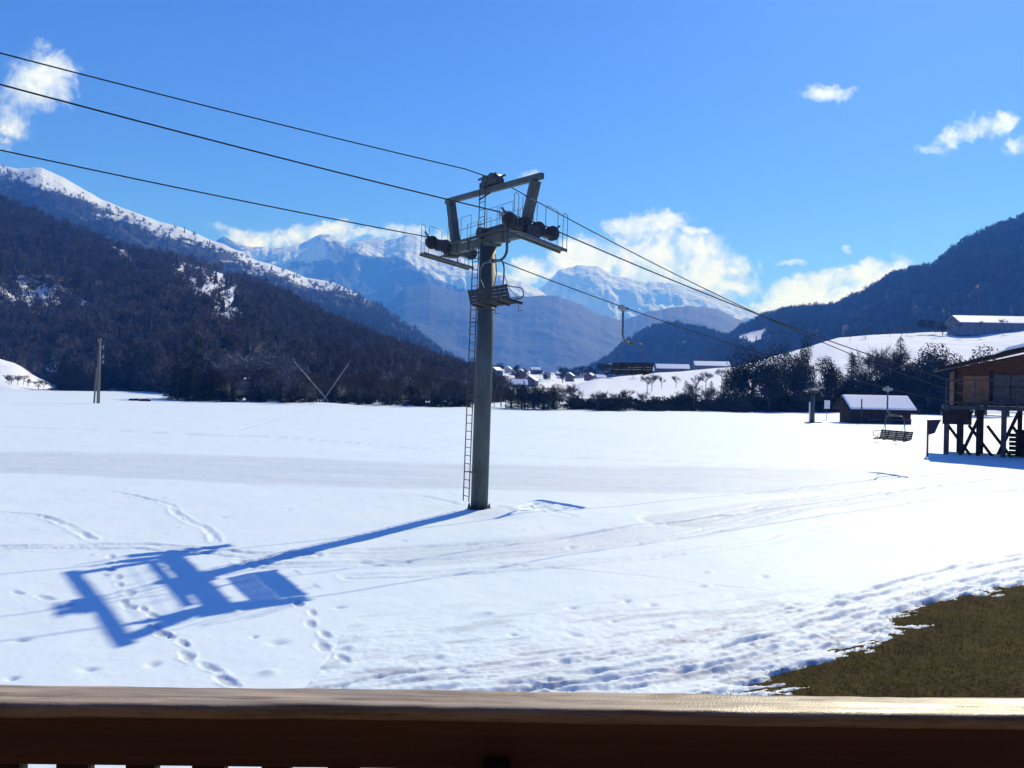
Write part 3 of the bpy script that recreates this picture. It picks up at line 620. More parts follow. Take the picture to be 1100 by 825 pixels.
# village gap and dark clump right of the pylon
run('conifer', [(552, 440), (575, 441), (602, 441)], 9, (18, 31), 'dark conifer in the clump just right of the lift pylon', 'dark clump right of the pylon', 1.5, 5)
run('round', [(548, 440), (600, 441)], 6, (18, 32), 'dark evergreen at the foot of the clump right of the pylon', 'evergreens right of the pylon', 1.2, 5)
run('bare', [(500, 438), (530, 439), (550, 440)], 7, (12, 26), 'bare tree on the field edge behind the lift pylon', 'bare trees behind the pylon', 1.2, 5)
run('round', [(500, 404), (550, 408), (590, 410), (640, 405)], 22, (7, 15), 'small dark tree standing among the village houses', 'trees among the village houses', 1.2, 10, (480, 900), 8)
run('conifer', [(510, 425), (545, 428), (570, 424)], 12, (10, 18), 'small dark conifer on the slope below the village', 'conifers below the village', 1.5, 8, (330, 460), 5)
run('round', [(625, 404), (645, 402), (655, 405)], 5, (10, 17), 'dark round tree at the left end of the white meadow', 'trees left of the white meadow', 1.1, 4, (440, 480), 2)
# hedgerow
run('shrub', [(605, 441), (700, 442), (800, 442), (880, 443), (980, 443)], 66, (12, 20), 'dense dark shrub in the hedgerow at the far edge of the snow field', 'hedgerow shrubs at the field edge', 1.8, 5)
run('conifer', [(735, 441), (800, 442), (850, 442)], 10, (20, 36), 'dark pointed conifer rising out of the hedgerow', 'conifers in the hedgerow', 1.4, 6)
run('bare', [(605, 441), (660, 442), (740, 442), (790, 442)], 13, (20, 34), 'grey bare tree rising from the hedgerow below the white meadow', 'bare trees in the hedgerow', 1.1, 6)
run('bare', [(690, 428), (718, 418), (775, 420), (830, 425)], 9, (12, 24), 'lone spindly bare tree standing on the white meadow', 'spindly trees on the white meadow', .9, 6, (215, 300), 5)
# big dark trees
run('shrub', [(785, 443), (870, 443), (960, 445), (1040, 447)], 30, (15, 26), 'dark low shrub under the big evergreens and the thicket by the hut', 'shrubs under the evergreens', 1.6, 5)
G1 = 'big dark evergreens right of the white meadow'
for k, (u, v, h, wd, lb) in enumerate([(808, 441, 70, .95, 'tall rounded evergreen at the left of the big dark trees beside the white meadow'), (838, 442, 72, 1.05, 'broadest dark evergreen, in the middle of the big trees beside the white meadow'),
        (790, 441, 52, .9, 'lower dark evergreen leaning out over the white meadow'), (862, 441, 82, .38, 'slim dark tree standing highest behind the big evergreens'),
        (826, 443, 46, 1.1, 'low dark evergreen in front of the broad one'), (858, 442, 52, 1.0, 'dark evergreen at the right foot of the slim tall tree'), (888, 443, 62, .8, 'round dark evergreen left of the post with a white marker')]):
    tree('round', u, v, h, lb, G1, wd)
run('round', [(905, 443), (940, 443), (985, 444), (1030, 446)], 13, (34, 50), 'dark evergreen in the thicket behind the snow covered hut', 'thicket behind the hut', 1.1, 7)
run('round', [(985, 444), (1030, 446), (1090, 448)], 8, (56, 80), 'tall dark evergreen behind the stilted chalet', 'evergreens behind the chalet', .95, 8)
run('conifer', [(900, 442), (960, 443)], 4, (52, 66), 'dark conifer standing above the thicket behind the hut', 'conifers above the thicket', 1.1, 8)
tree('conifer', 966, 443, 82, 'pointed conifer standing highest above the thicket behind the hut', wide=1.2)
run('bare', [(930, 443), (960, 443)], 4, (66, 82), 'thin bare tree poking above the thicket behind the hut', 'bare trees above the thicket', .7, 8)
run('frost', [(868, 441), (900, 442)], 5, (24, 38), 'pale frosted bush beside the round evergreen and the marker post', 'frosted bushes by the marker post', 1.1, 5)
run('round', [(985, 358), (1005, 357), (1015, 360)], 4, (10, 16), 'small dark tree on the snowy slope left of the long barn', 'trees left of the long barn', 1.1, 5, (425, 440), 2)
run('bare', [(905, 366), (960, 362), (1010, 358), (1090, 352)], 12, (7, 13), 'tiny bare tree along the top of the right snowy slope', 'tiny trees on the right slope', 1.0, 8, (400, 440), 2)

# ------------------------------------------------------------------ buildings
def gable(name, label, cat, loc, rz, w_, d, h, rh, mw, mr, ov=.4, snow=True, group=None, wins=0):
    """ridge along local X; w_ along the ridge, d across"""
    t_ = thing(name, label, cat, loc, rz, group); b_ = MB()
    P = [(-w_/2, -d/2, -1.5), (-w_/2, d/2, -1.5), (-w_/2, d/2, h), (-w_/2, 0, h+rh), (-w_/2, -d/2, h)]; b_.prism(P, (w_, 0, 0)); b_.build('wall', mw, t_)
    sl = rh/(d/2); e = d/2+ov; th = .22
    rf = MB()
    for s in (-1, 1):
        p = [(-w_/2-ov, 0, h+rh+.01), (-w_/2-ov, s*e, h+rh-sl*e+.01), (-w_/2-ov, s*e, h+rh-sl*e+th), (-w_/2-ov, 0, h+rh+th)]
        rf.prism(p if s < 0 else p[::-1], (w_+2*ov, 0, 0))
    rfo = rf.build('roof', mr, t_)
    if snow:
        sb = MB()
        for s in (-1, 1):
            p = [(-w_/2-ov+.05, 0, h+rh+th+.005), (-w_/2-ov+.05, s*(e-.05), h+rh-sl*(e-.05)+th+.005), (-w_/2-ov+.05, s*(e-.05), h+rh-sl*(e-.05)+th+.3), (-w_/2-ov+.05, 0, h+rh+th+.4)]
            sb.prism(p if s < 0 else p[::-1], (w_+2*ov-.1, 0, 0))
        sb.build('snow_cover', M_snowcap, rfo, .06)
    for k in range(wins):
        wb_ = MB(); wb_.box((-w_/2+w_*(k+.5)/wins, -d/2-.03, h*.55), (.9, .08, 1.1)); wb_.build('window', M_glass, t_)
    return t_
# small hut with a snow covered roof
Yh = 117.; p = at(946, 456, Yh); px_ = Yh/F
t_ = thing('wooden_hut', 'low dark wooden hut with snow on its roof at the right edge of the field', 'hut', (p.x, Yh+2.4, 0), R(3))
W_, D_ = 64*px_, 4.2
MB().box((.2, 0, 1.15), (W_, D_, 2.3)).build('wall', M_woodd, t_)
MB().prism([(-W_/2-.45, -2.1, 2.3), (-W_/2-.45, 2.1, 2.3), (-W_/2-.45, 0, 3.75)], (W_+1.0, 0, 0)).build('gable', M_woodd, t_)
rf = MB()
for s in (-1, 1):
    pp = [(-W_/2-.75, 0, 3.8), (-W_/2-.75, s*2.75, 1.95), (-W_/2-.75, s*2.75, 2.1), (-W_/2-.75, 0, 3.97)]; rf.prism(pp if s < 0 else pp[::-1], (W_+1.6, 0, 0))
rfo = rf.build('roof', M_woodd, t_)
sb = MB()
for s in (-1, 1):
    pp = [(-W_/2-.5, 0, 3.98), (-W_/2-.55, s*2.78, 2.13), (-W_/2-.5, s*2.78, 2.36), (-W_/2-.4, 0, 4.22)]; sb.prism(pp if s < 0 else pp[::-1], (W_+1.2, 0, 0))
sb.build('snow_cover', M_snowcap, rfo, .08)
MB().box((1.2, -2.13, 1.0), (1.1, .08, 1.9)).build('door', M_woodg, t_)
MB().bar((-W_/2+1.1, -2.8, 0), (-W_/2+1.1, -2.8, 3.6), .13, .13).build('post', M_woodg, t_)
MB().box((1.0, -2.9, .75), (6.4, .12, .14)).bar((-2, -2.9, 0), (-2, -2.9, .8), .12, .12).bar((4, -2.9, 0), (4, -2.9, .8), .12, .12).build('railing', M_woodg, t_)
# chalet on stilts
Yc = 62.; k_ = Yc/F
def cz(v, u=1060): return at(u, v, Yc).z
xl = at(1013, 430, Yc).x
t_ = thing('chalet', 'brown timber chalet raised on stilts with a railed deck at the right of the field', 'chalet', (xl, Yc, 0), R(-25))
zf_ = cz(436); ze = cz(399)
MB().box((7.6, 4.2, (zf_+ze)/2), (13.6, 5.2, ze-zf_)).build('wall', M_wood, t_)
ap = 8.2; zr = ze+2.05
MB().prism([(.8, 1.62, ze+.002), (14.4, 1.62, ze+.002), (14.4, 1.62, ze+.2), (ap, 1.62, zr), (.8, 1.62, ze+.2)], (0, .12, 0)).build('gable', M_wood, t_)
rf = MB(); sl = (zr+.25-(ze+.05))/(ap+1.1)
for s in (-1, 1):
    A_ = (ap, -.4, zr+.22); B_ = (ap+s*8.6, -.4, zr+.22-sl*9.4); pp = [A_, B_, (B_[0], -.4, B_[2]+.24), (A_[0], -.4, A_[2]+.24)]; rf.prism(pp if s > 0 else pp[::-1], (0, 7.8, 0))
rfo = rf.build('roof', M_woodd, t_)
sb = MB()
pp = [(ap, -.36, zr+.47), (ap-4.3, -.36, zr+.47-sl*4.3), (ap-4.1, -.36, zr+.72-sl*4.1), (ap, -.36, zr+.86)]; sb.prism(pp[::-1], (0, 7.7, 0))
pp = [(ap+.001, -.36, zr+.47), (ap+9.2, -.36, zr+.47-sl*9.2), (ap+9.2, -.36, zr+.8-sl*9.2), (ap+.001, -.36, zr+.86)]; sb.prism(pp, (0, 7.7, 0))
sb.build('snow_cover', M_snowcap, rfo, .06)
MB().box((7.3, .2, zf_-.14), (14.6, 3.0, .26)).build('deck', M_woodg, t_)
MB().box((2.3, 1.56, (zf_+ze)/2-.1), (1.7, .07, ze-zf_-.5)).build('door', mat('orange_door', (.30, .13, .05), .6, .25, 2., .2, 12.), t_)
for x in (4.55, 8.0, 10.6):
    pn = MB().box((x, 1.56, (zf_+ze)/2), (2.3, .08, ze-zf_-.5)).build('window', M_panel, t_)
    MB().box((x, 1.515, (zf_+ze)/2+.1), (.07, .05, ze-zf_-.6)).box((x, 1.512, (zf_+ze)/2+.15), (2.2, .05, .06)).build('mullion', M_woodd, pn)
for x in (.9, 3.3, 6.3, 9.4): MB().bar((x, 1.5, zf_), (x, 1.5, ze+.1), .2, .2).build('column', M_woodd, t_)
zrt = cz(409)
rl = MB().bar((.1, -1.2, zrt), (14.4, -1.2, zrt), .09, .09).bar((.1, -1.2, zf_+.25), (14.4, -1.2, zf_+.25), .07, .07).bar((.1, -1.2, zf_+.9), (14.4, -1.2, zf_+.9), .05, .05)
for x in (.15, 2.0, 4.7, 7.0, 9.5, 12): rl.bar((x, -1.2, zf_), (x, -1.2, zrt+.05), .10, .10)
for k in range(34): rl.bar((2.1+k*.25, -1.2, zf_), (2.1+k*.25, -1.2, zf_+.25+.62*(k % 3 == 0)), .035, .035)
rl.build('railing', M_woodg, t_)
for x, wd in ((.2, .38), (1.2, .32), (2.3, .26), (3.9, .62), (5.6, .3), (6.8, .3), (8.0, .4), (9.8, .3), (12, .3)):
    MB().bar((x, -.9, -.3), (x, -.9, zf_-.25), wd, .28).build('stilt', M_woodg if wd > .35 else M_woodd, t_)
for x in (.4, 1.2, 2.7, 4.2, 5.2, 7.2, 8.8, 10.4): MB().bar((x, 1.6, -.3), (x, 1.6, zf_-.25), .3, .28).build('stilt', M_woodd, t_)
for x in (.3, 1.7, 2.9, 4.5, 6.0, 7.4): MB().bar((x, -.55, zf_*.62), (x+1.6, -.5, .05), .16, .2).build('brace', M_woodd, t_)
for k in range(6): MB().bar((4.4, .4+k*.001, .1+k*.32), (14, .4, .1+k*.32), .1, .26).build('plank', M_woodd, t_)
MB().box((.9, -.9, zf_-.9), (1.9, .4, 1.0)).build('skirt_board', M_woodd, t_)
MB().box((9.6, 1.1, .9), (9.4, .2, 2.4)).build('dark_infill', M_woodd, t_)  # dark box added to make the space under the deck black
for x in (2.6, 4.9, 6.4, 7.5): MB().bar((x, -.75, zf_-.2), (x-1.3, -.7, .3), .2, .22).build('brace', M_woodd, t_)
# long barn on the slope
Yb_ = 430.; pb = at(1096, 358, Yb_); gable('barn', 'long grey barn with a white snow covered roof high on the right slope', 'barn', (pb.x, Yb_, pb.z-.5), R(-3), 68.*Yb_/430, 15, 5.2, 3.6, M_barn, M_tile, 1.0)
# row of long buildings above the meadow
for k, (u, v, wpx, lb) in enumerate([(722, 400, 34, 'long low farm building with white roof, in the middle of the row above the meadow'), (764, 397, 36, 'long low farm building with white roof, rightmost of the row above the meadow'),
        (688, 402, 26, 'short farm building with white roof, left in the row above the meadow'), (668, 404, 16, 'smallest farm building with white roof at the left end of the row above the meadow')]):
    Y = 470; p = at(u, v, Y); gable('farm_building', lb, 'building', (p.x, Y, p.z-.6), R(-4), wpx*Y/F, 8, 2.6, 2.2, M_barn if k % 2 else M_tile, M_tile, .5, True, 'farm buildings above the meadow')
# village houses in the gap
vil = [(489, 402, 620), (503, 399, 700), (533, 402, 640), (546, 399, 760), (560, 406, 560), (575, 401, 800), (588, 404, 640), (601, 404, 780), (612, 407, 560), (622, 404, 820), (633, 407, 700), (540, 417, 480), (556, 420, 440), (529, 424, 420), (570, 415, 500), (545, 429, 380), (527, 432, 330), (645, 409, 600)]
for k, (u, v, Y) in enumerate(vil):
    p = at(u, v, Y); s = random.uniform(.6, .95)
    gable('village_house', 'small chalet house with snowy roof in the distant village right of the pylon', 'house', (p.x, Y, p.z-.4), R(random.choice((-20, 5, 62, 80))+random.uniform(-8, 8)), 10*s, 8*s, 4.2*s, 2.6*s, (M_stone, M_wood, M_tile)[k % 3], M_tile, .6, True, 'houses of the distant village', 2)

# ------------------------------------------------------------------ poles, lances, markers
g = gnd(105.5, 434); Yp = g[1]; s = Yp/F
t_ = thing('utility_pole', 'weathered wooden utility pole with a brace at the left of the field', 'pole', (g[0], Yp, 0))
MB().tube([(0, 0, -.5), (0, 0, 70*s)], [.26, .22], 12).build('pole', M_pole, t_)
MB().tube([(-.85, .3, -.4), (-.5, .2, 39*s)], [.15, .12], 10).build('brace', M_pole, t_)
MB().cyl((0, 0, 67*s), (0, 0, 70.3*s), .30, 12).build('cap', M_pole, t_)
for z in (.86, .70, .62): MB().bar((.1, 0, 70*s*z), (.75, -.1, 70*s*z+.15), .06, .06).cyl((.72, -.1, 70*s*z+.1), (.72, -.1, 70*s*z+.5), .08, 8).build('insulator', M_light, t_)
MB().bar((.2, 0, 70*s*.9), (.75, -.1, 70*s*.83), .07, .07).build('bracket', M_pole, t_)
for k, (bu, tu, tv, lb) in enumerate([(352.5, 314, 386, 'left leaning lance of the crossed pair of snow lances before the dark wood'), (345.5, 376, 387, 'right leaning lance of the crossed pair of snow lances before the dark wood')]):
    g = gnd(bu, 435); Y = g[1]; top = at(tu, tv, Y); kn = at(349+(2.2 if k else -2.2)*-1, 429, Y)
    t_ = thing('snow_lance', lb, 'snow lance', (g[0], Y+k*.8, 0), 0, 'snow lances by the wood'); o_ = Vector((g[0], Y, 0))
    MB().tube([(0, 0, -.3), tuple(kn-o_)], [.13, .12], 8).build('stand', M_lance, t_)
    MB().tube([tuple(kn-o_-(top-kn).normalized()*.5), tuple(top-o_)], [.14, .09], 8).build('lance', M_lance, t_)
    MB().tube([tuple(top-o_-(top-kn).normalized()*.6), tuple(top-o_+(top-kn).normalized()*.1)], [.18, .18], 8).build('nozzle', M_steel, t_)
g = gnd(872.5, 455); s = g[1]/F
t_ = thing('marker_post', 'thick dark post on a spread foot left of the hut', 'post', (g[0], g[1], 0))
MB().tube([(0, 0, -.3), (0, 0, 30*s)], [.34, .24], 10).build('post', M_steel, t_)
MB().bar((-1.1, 0, .12), (1.3, 0, .12), .3, .24).build('foot', M_steel, t_)
MB().bar((-.45, -.1, 0), (-.45, -.1, 23*s), .13, .13).build('white_pole', M_white, t_)
g = gnd(888, 452); s = g[1]/F
t_ = thing('sign_board', 'small white board on a thin stake between the dark post and the hut', 'sign', (g[0], g[1], 0))
MB().bar((0, 0, -.2), (0, 0, 21*s), .07, .07).build('stake', M_steel, t_); MB().box((0, -.06, 17.5*s), (6*s, .05, 9*s)).build('board', M_white, t_)
g = gnd(996, 492); s = g[1]/F
t_ = thing('marker_pole', 'slim red pole carrying a black padded flag in front of the chalet', 'marker pole', (g[0], g[1], 0))
MB().tube([(0, 0, -.2), (0, 0, 41*s)], .07, 8).build('pole', M_red, t_)
MB().prism([(.07, -.03, 41*s), (.95, -.03, 41.5*s), (.75, -.03, 36*s), (.5, -.03, 27*s), (.07, -.03, 25*s)], (0, .06, 0)).build('flag', M_black, t_)
MB().bar((-.6, 0, .05), (.35, -.1, .05), .08, .06).bar((0, -.5, .05), (0, .4, .05), .08, .06).build('foot', M_red, t_)
for (u, v, lb) in ((144, 431, 'small dark rock poking from the snow in front of the left clearing'), (155, 431.5, 'smaller low rock beside the other one before the left clearing')):
    g = gnd(u, v); V_ = []
    import bmesh
    bm = bmesh.new(); bmesh.ops.create_icosphere(bm, subdivisions=3, radius=1)
    for q in bm.verts: q.co *= .75+.5*float(fbm(np.array([q.co.x*1.3]), np.array([q.co.y*1.3+q.co.z]), 3, 5)[0]); q.co.x *= 1.1; q.co.y *= .8; q.co.z *= .6
    me = bpy.data.meshes.new('rock'); bm.to_mesh(me); bm.free(); me.materials.append(M_woodd); o_ = bpy.data.objects.new('rock', me); COL.objects.link(o_); o_.location = (g[0], g[1], .15); tag(o_, lb, 'rock')

# ------------------------------------------------------------------ lift pylon
pg_ = gnd(514.5, 551); PX, PY = pg_
TH = R(-57); cA, sA = math.cos(TH), math.sin(TH)
def w2(lx, ly, z): return Vector((PX+lx*cA-ly*sA, PY+lx*sA+ly*cA, z))
ZA = 9.85; ZR = 10.22
py = thing('lift_pylon', 'grey steel chairlift pylon with ladder, cross arm and sheaves in the snow field', 'pylon', (PX, PY, 0), TH)
lean = (.10, .09)
def lx_(z): return (lean[0]*z/10, lean[1]*z/10)
def L3(x, y, z): a_ = lx_(z); return (x+a_[0], y+a_[1], z)
MB().tube([L3(0, 0, -.4), L3(0, 0, 5), L3(0, 0, ZA-.1)], [.315, .308, .30], 28).build('mast', M_galv, py)
fl = MB().cyl(L3(0, 0, .02), L3(0, 0, .22), .42, 24)
for k in range(10): a_ = k*math.pi/5; fl.cyl((.385*math.cos(a_), .385*math.sin(a_), .2), (.385*math.cos(a_), .385*math.sin(a_), .33), .028, 6)
fl.build('base_flange', M_steel, py)
MB().cyl(L3(0, 0, 7.35), L3(0, 0, 7.43), .33, 24).build('clamp_ring', M_steel, py)
ld = MB()
for x in (-.2, .2): ld.tube([L3(x, -.56, .45), L3(x, -.5, 9.6)], .022, 6)
for k in range(31): z = .65+k*.29; ld.tube([L3(-.2, -.56+.06*z/10, z), L3(.2, -.56+.06*z/10, z)], .014, 5)
for z in (1.5, 4.2, 6.9, 9.2):
    for x in (-.2, .2): ld.bar(L3(x, -.53, z), L3(x*.8, -.25, z), .03, .03)
ld.build('ladder', M_steel, py)
# cross arm: hollow box section with end plates
ar = MB().bar(L3(-2.6, 0, ZA), L3(2.6, 0, ZA), .28, .32).box(L3(0, 0, ZA-.15), (.95, .55, .12))
for x in (-2.1, -1.2, 1.2, 2.1): ar.box(L3(x, 0, ZA), (.05, .36, .40))
ar.build('cross_arm', M_galv, py, .012)
MB().box(L3(.55, .1, ZA+.30), (1.3, .5, .30)).cyl(L3(-.2, -.3, ZA+.3), L3(-.2, .4, ZA+.3), .22, 16).build('gearbox', M_steel, py, .02)
for s in (-1, 1): MB().bar(L3(s*2.40, 0, ZA+.17), L3(s*2.93, 0, ZA+1.76-.13*s), .30, .26, (1, 0, 0)).build('upright', M_galv, py, .01)
MB().bar(L3(-3.3, 0, ZA+2.01), L3(3.3, 0, ZA+1.71), .17, .20).build('top_beam', M_galv, py, .01)
up = MB()
for x in (-.2, .2): up.tube([L3(x, -.3, ZA+.1), L3(x, -.3, ZA+2.1)], .02, 6)
for k in range(7): up.tube([L3(-.2, -.3, ZA+.3+k*.27), L3(.2, -.3, ZA+.3+k*.27)], .013, 5)
up.build('upper_ladder', M_steel, py)
hd = MB().box(L3(.1, 0, ZA+2.07), (1.15, .34, .18)).cyl(L3(-.1, -.22, ZA+2.21), L3(-.1, .22, ZA+2.21), .17, 14).cyl(L3(.35, -.22, ZA+2.21), L3(.35, .22, ZA+2.21), .17, 14).bar(L3(-.5, -.2, ZA+2.29), L3(.7, -.2, ZA+2.29), .05, .06).bar(L3(-.5, .2, ZA+2.29), L3(.7, .2, ZA+2.29), .05, .06)
hd.bar(L3(-.4, -.2, ZA+1.54), L3(.5, .2, ZA+1.99), .05, .05)
hd.build('cable_saddle', M_steel, py)
for s in (-1, 1):                                            # sheave trains and their walkways
    xs = s*2.75; n_ = 4; tilt = -.135
    st = MB(); zc = ZR-.26
    def yz(y, dz=0): return L3(xs, y, zc+tilt*y+dz)
    st.bar(yz(-1.0), yz(1.0), .10, .16).bar(yz(-.95, -.16), yz(-.1, -.16), .22, .10).bar(yz(.1, -.16), yz(.95, -.16), .22, .10).box(L3(xs, 0, zc-.18), (.38, .5, .38)).box(L3(xs-s*.12, -.5, zc-.05+.07), (.16, .5, .42)).box(L3(xs-s*.12, .55, zc-.12), (.16, .55, .24))
    for y in (-1.18, 1.18): st.bar(yz(y*.8, .1), yz(y, .34), .06, .05)
    st_o = st.build('sheave_train', M_steel, py)
    for k in range(n_):
        y = -.87+k*.58; c = Vector(yz(y, .0)); wb_ = MB().cyl(c-Vector((.085, 0, 0)), c+Vector((.085, 0, 0)), .25, 20); wb_.cyl(c-Vector((.11, 0, 0)), c+Vector((.11, 0, 0)), .10, 12)
        wb_.build('sheave', M_rubber, st_o)
    xw = s*3.10; wk = MB(); 
    ya, yb_, za, zb_ = (-.75, 1.12, ZA-.22, ZA-.60) if s > 0 else (-1.1, 1.12, ZA-.16, ZA-.52)
    wk.bar(L3(xw, ya, za), L3(xw, yb_, zb_), .40, .04).bar(L3(xw-.19, ya, za-.04), L3(xw-.19, yb_, zb_-.04), .04, .09).bar(L3(xw+.19, ya, za-.04), L3(xw+.19, yb_, zb_-.04), .04, .09)
    wk.bar(L3(s*2.5, -.12, ZA-.1), L3(xw, -.5, ZA-.33), .06, .06).bar(L3(s*2.5, .12, ZA-.1), L3(xw, .5, ZA-.49), .06, .06)
    wk.build('walkway', M_grate, py)
    rb = MB(); xo = xw+s*.2
    for y0, y1 in ((-1.05, -.88), (-.72, -.15), (.2, .7), (.92, 1.1)):
        zz = lambda y: za+(zb_-za)*(y-ya)/(yb_-ya)
        rb.tube([L3(xo, y0, zz(y0)), L3(xo, y0, zz(y0)+1.12), L3(xo, y0+.06, zz(y0)+1.18), L3(xo, y1-.06, zz(y1)+1.18), L3(xo, y1, zz(y1)+1.12), L3(xo, y1, zz(y1))], .011, 6)
    rb.build('guard_rail', M_steel, py)
gr = MB()
for sy in (-.42, .42):
    for x0, x1 in ((-2.3, -1.5), (-1.3, -.55), (.55, 1.25), (1.4, 2.25)):
        gr.tube([L3(x0, sy, ZA+.1), L3(x0, sy, ZA+1.0), L3(x1, sy, ZA+1.0), L3(x1, sy, ZA+.1)], .011, 6)
    gr.tube([L3(-2.2, sy, ZA+.55), L3(2.2, sy, ZA+.55)], .009, 6)
    gr.bar(L3(-2.2, sy*.8, ZA+.16), L3(2.2, sy*.8, ZA+.16), .22, .04)
gr.build('arm_railing', M_steel, py)
# cable drum clamp and loop of service cable hanging on the mast
MB().tube([L3(.36, .1, ZA-.5), L3(.5, .1, ZA-1.2), L3(.42, .05, ZA-1.7), L3(.3, .0, ZA-1.85)], .02, 6).build('service_cable', M_rubber, py)
MB().box(L3(-.02, -.33, 8.0), (.22, .10, .10)).bar(L3(-.3, -.34, 8.05), L3(.3, -.34, 7.95), .03, .04).build('bracket', M_light, py)

# ropes: lower on the downhill side, run out to the next support either side
def rope(name, lx, z0, su, sd, sagu, sagd, r, label, end=46., start=-42.):
    pts = []
    for k in range(61):
        y = start+(end-start)*k/60
        z = z0-(su*y if y < 0 else sd*y)+(sagu*(-y)*(-y-abs(start))*.001 if y < 0 else sagd*y*(y-end)*.001)
        pts.append((lx, y, z))
    pts = [w2(p[0]+.1, p[1], p[2]) for p in pts]; return tag(MB().tube(pts, r, 6).build(name, M_rope), label, 'cable', 'lift cables'), pts
ZS = ZR+.0
RL, PL = rope('haul_rope', -2.75, ZR, .095, .150, 1.1, 1.9, .022, 'haul rope over the left sheaves, lowest of the three cables')
RR, PR = rope('haul_rope', 2.75, ZR, .112, .150, 1.1, 1.9, .022, 'haul rope over the right sheaves, middle one of the three cables at upper left')
RC, PC = rope('signal_cable', 0, ZA+2.42, .082, .200, 1.0, 2.6, .020, 'thin cable running over the very top of the pylon')
def on(P, y): 
    q = (y+42.)/(88.)*60; i = int(q); return P[i].lerp(P[i+1], q-i)
# bottom wheel the ropes run round, past the right edge of the photograph
e1, e2 = PL[-1], PR[-1]; mid = (e1+e2)/2; rr_ = (e2-e1).length/2
t_ = thing('bullwheel_mast', 'return wheel of the lift on a steel mast beside the chalet', 'bullwheel', (mid.x, mid.y, 0), TH)
MB().tube([(0, 0, -.3), (0, 0, mid.z+.3)], [.4, .35], 16).build('mast', M_galv, t_)
bw = MB().tube(arc((0, 0, mid.z), rr_, 0, 2*math.pi, 48, (1, 0, 0), (0, 1, 0)), .07, 8, False)
for k in range(6): a_ = k*math.pi/3; bw.bar((.3*math.cos(a_), .3*math.sin(a_), mid.z), (rr_*math.cos(a_), rr_*math.sin(a_), mid.z), .08, .1)
bw.build('wheel', M_steel, t_)

# ------------------------------------------------------------------ chairs
def make_chair():
    c = thing('lift_chair', 'x', 'lift chair', (0, 0, 0))
    gp = MB().bar((0, -.34, -.02), (0, .34, -.02), .07, .08).cyl((-.04, -.26, -.07), (.04, -.26, -.07), .07, 12).cyl((-.04, .26, -.07), (.04, .26, -.07), .07, 12).box((0, 0, -.10), (.11, .22, .18)).box((0, .04, .06), (.09, .2, .08))
    gp.build('grip', M_light, c, .01)
    hg = MB().tube([(0, 0, -.1), (0, .0, -1.12)]+arc((0, -.42, -1.16), .42, 0, -math.pi/2, 8, (0, 1, 0), (0, 0, 1))+[(0, -.55, -1.6)], .045, 10)
    hg.build('hanger', M_hang, c)
    fr = MB(); yb = -.56; zb = -2.92; hw_ = 1.2
    fr.box((0, yb, -1.6), (.18, .15, .12))
    for s in (-1, 1):
        fr.tube([(0, yb, -1.6), (s*.35, yb, -1.61)]+arc((s*.42, yb, -1.97), .36, math.pi/2, 0, 8, (s*.9, 0, 0), (0, 0, 1))+[(s*.75, yb-.02, -2.3), (s*.75, yb-.1, zb), (s*.75, yb+.42, zb-.04)], .026, 8)
    fr.build('frame', M_hang, c)
    st = MB()
    for k in range(8): st.bar((-hw_, yb-.04+k*.066, zb-.011*k), (hw_, yb-.04+k*.066, zb-.011*k), .054, .03)
    for x in (-1.12, -.4, .4, 1.12): st.bar((x, yb-.05, zb-.035), (x, yb+.46, zb-.12), .05, .04)
    st.build('seat', M_seat, c)
    bk = MB()
    for k in range(4): bk.bar((-hw_, yb-.09-.03*k, zb+.07+k*.108), (hw_, yb-.09-.03*k, zb+.07+k*.108), .03, .099)
    for x in (-1.17, -.6, 0, .6, 1.17): bk.bar((x, yb-.065, zb), (x, yb-.19, zb+.46), .05, .03)
    bk.build('backrest', M_seat, c)
    for s in (-1, 1):
        MB().tube([(s*1.22, yb-.18, zb+.40), (s*1.22, yb+.1, zb+.38)]+arc((s*1.22, yb+.26, zb+.2), .18, math.pi/2, -math.pi/2, 7, (0, 1, 0), (0, 0, 1))+[(s*1.22, yb+.1, zb)], .018, 7).build('armrest', M_seat, c)
    sb_ = MB()
    for s in (-1, 1): sb_.tube([(s*.75, yb, -2.1), (s*.70, yb+.25, zb+.37), (s*.70, yb+.58, zb+.12), (s*.70, yb+.62, zb-.28)], .012, 6)
    sb_.tube([(-1.05, yb+.56, zb+.14), (1.05, yb+.56, zb+.14)], .012, 6)
    for x in (-.70, .70): sb_.tube([(x-.22, yb+.64, zb-.3), (x+.22, yb+.64, zb-.3)], .012, 6)
    sb_.build('safety_bar', M_hang, c)
    return c
ch1 = make_chair()
GCH = 'chairs hanging on the lift ropes'
for k, (P_, y, flip, lb) in enumerate([(PR, -.85, 0, 'chair hanging in front of the pylon mast from the right rope'),
        (PL, 8.9, 1, 'chair hanging in mid air right of the pylon, before the blue hill'), (PL, 29.2, 1, 'chair hanging low over the snow in front of the small hut')]):
    c = ch1 if k == 0 else copy_tree(ch1); c.location = on(P_, y)-Vector((0, 0, .0)); c.rotation_euler = (0, 0, TH+(math.pi if flip else 0)+R((0, 9, -14)[k])); c['label'] = lb; c['group'] = GCH

# ------------------------------------------------------------------ the balcony the picture is taken from
bl_ = at(0, 734, 1.165); br_ = at(1100, 747.5, 1.195); dx_ = (br_-bl_).normalized(); mid_ = (bl_+br_)/2; fz = 3.15
yaw = math.atan2(dx_.y, dx_.x)
t_ = thing('balcony_railing', 'weathered wooden balcony railing in the foreground', 'railing', (mid_.x, mid_.y, mid_.z), yaw)
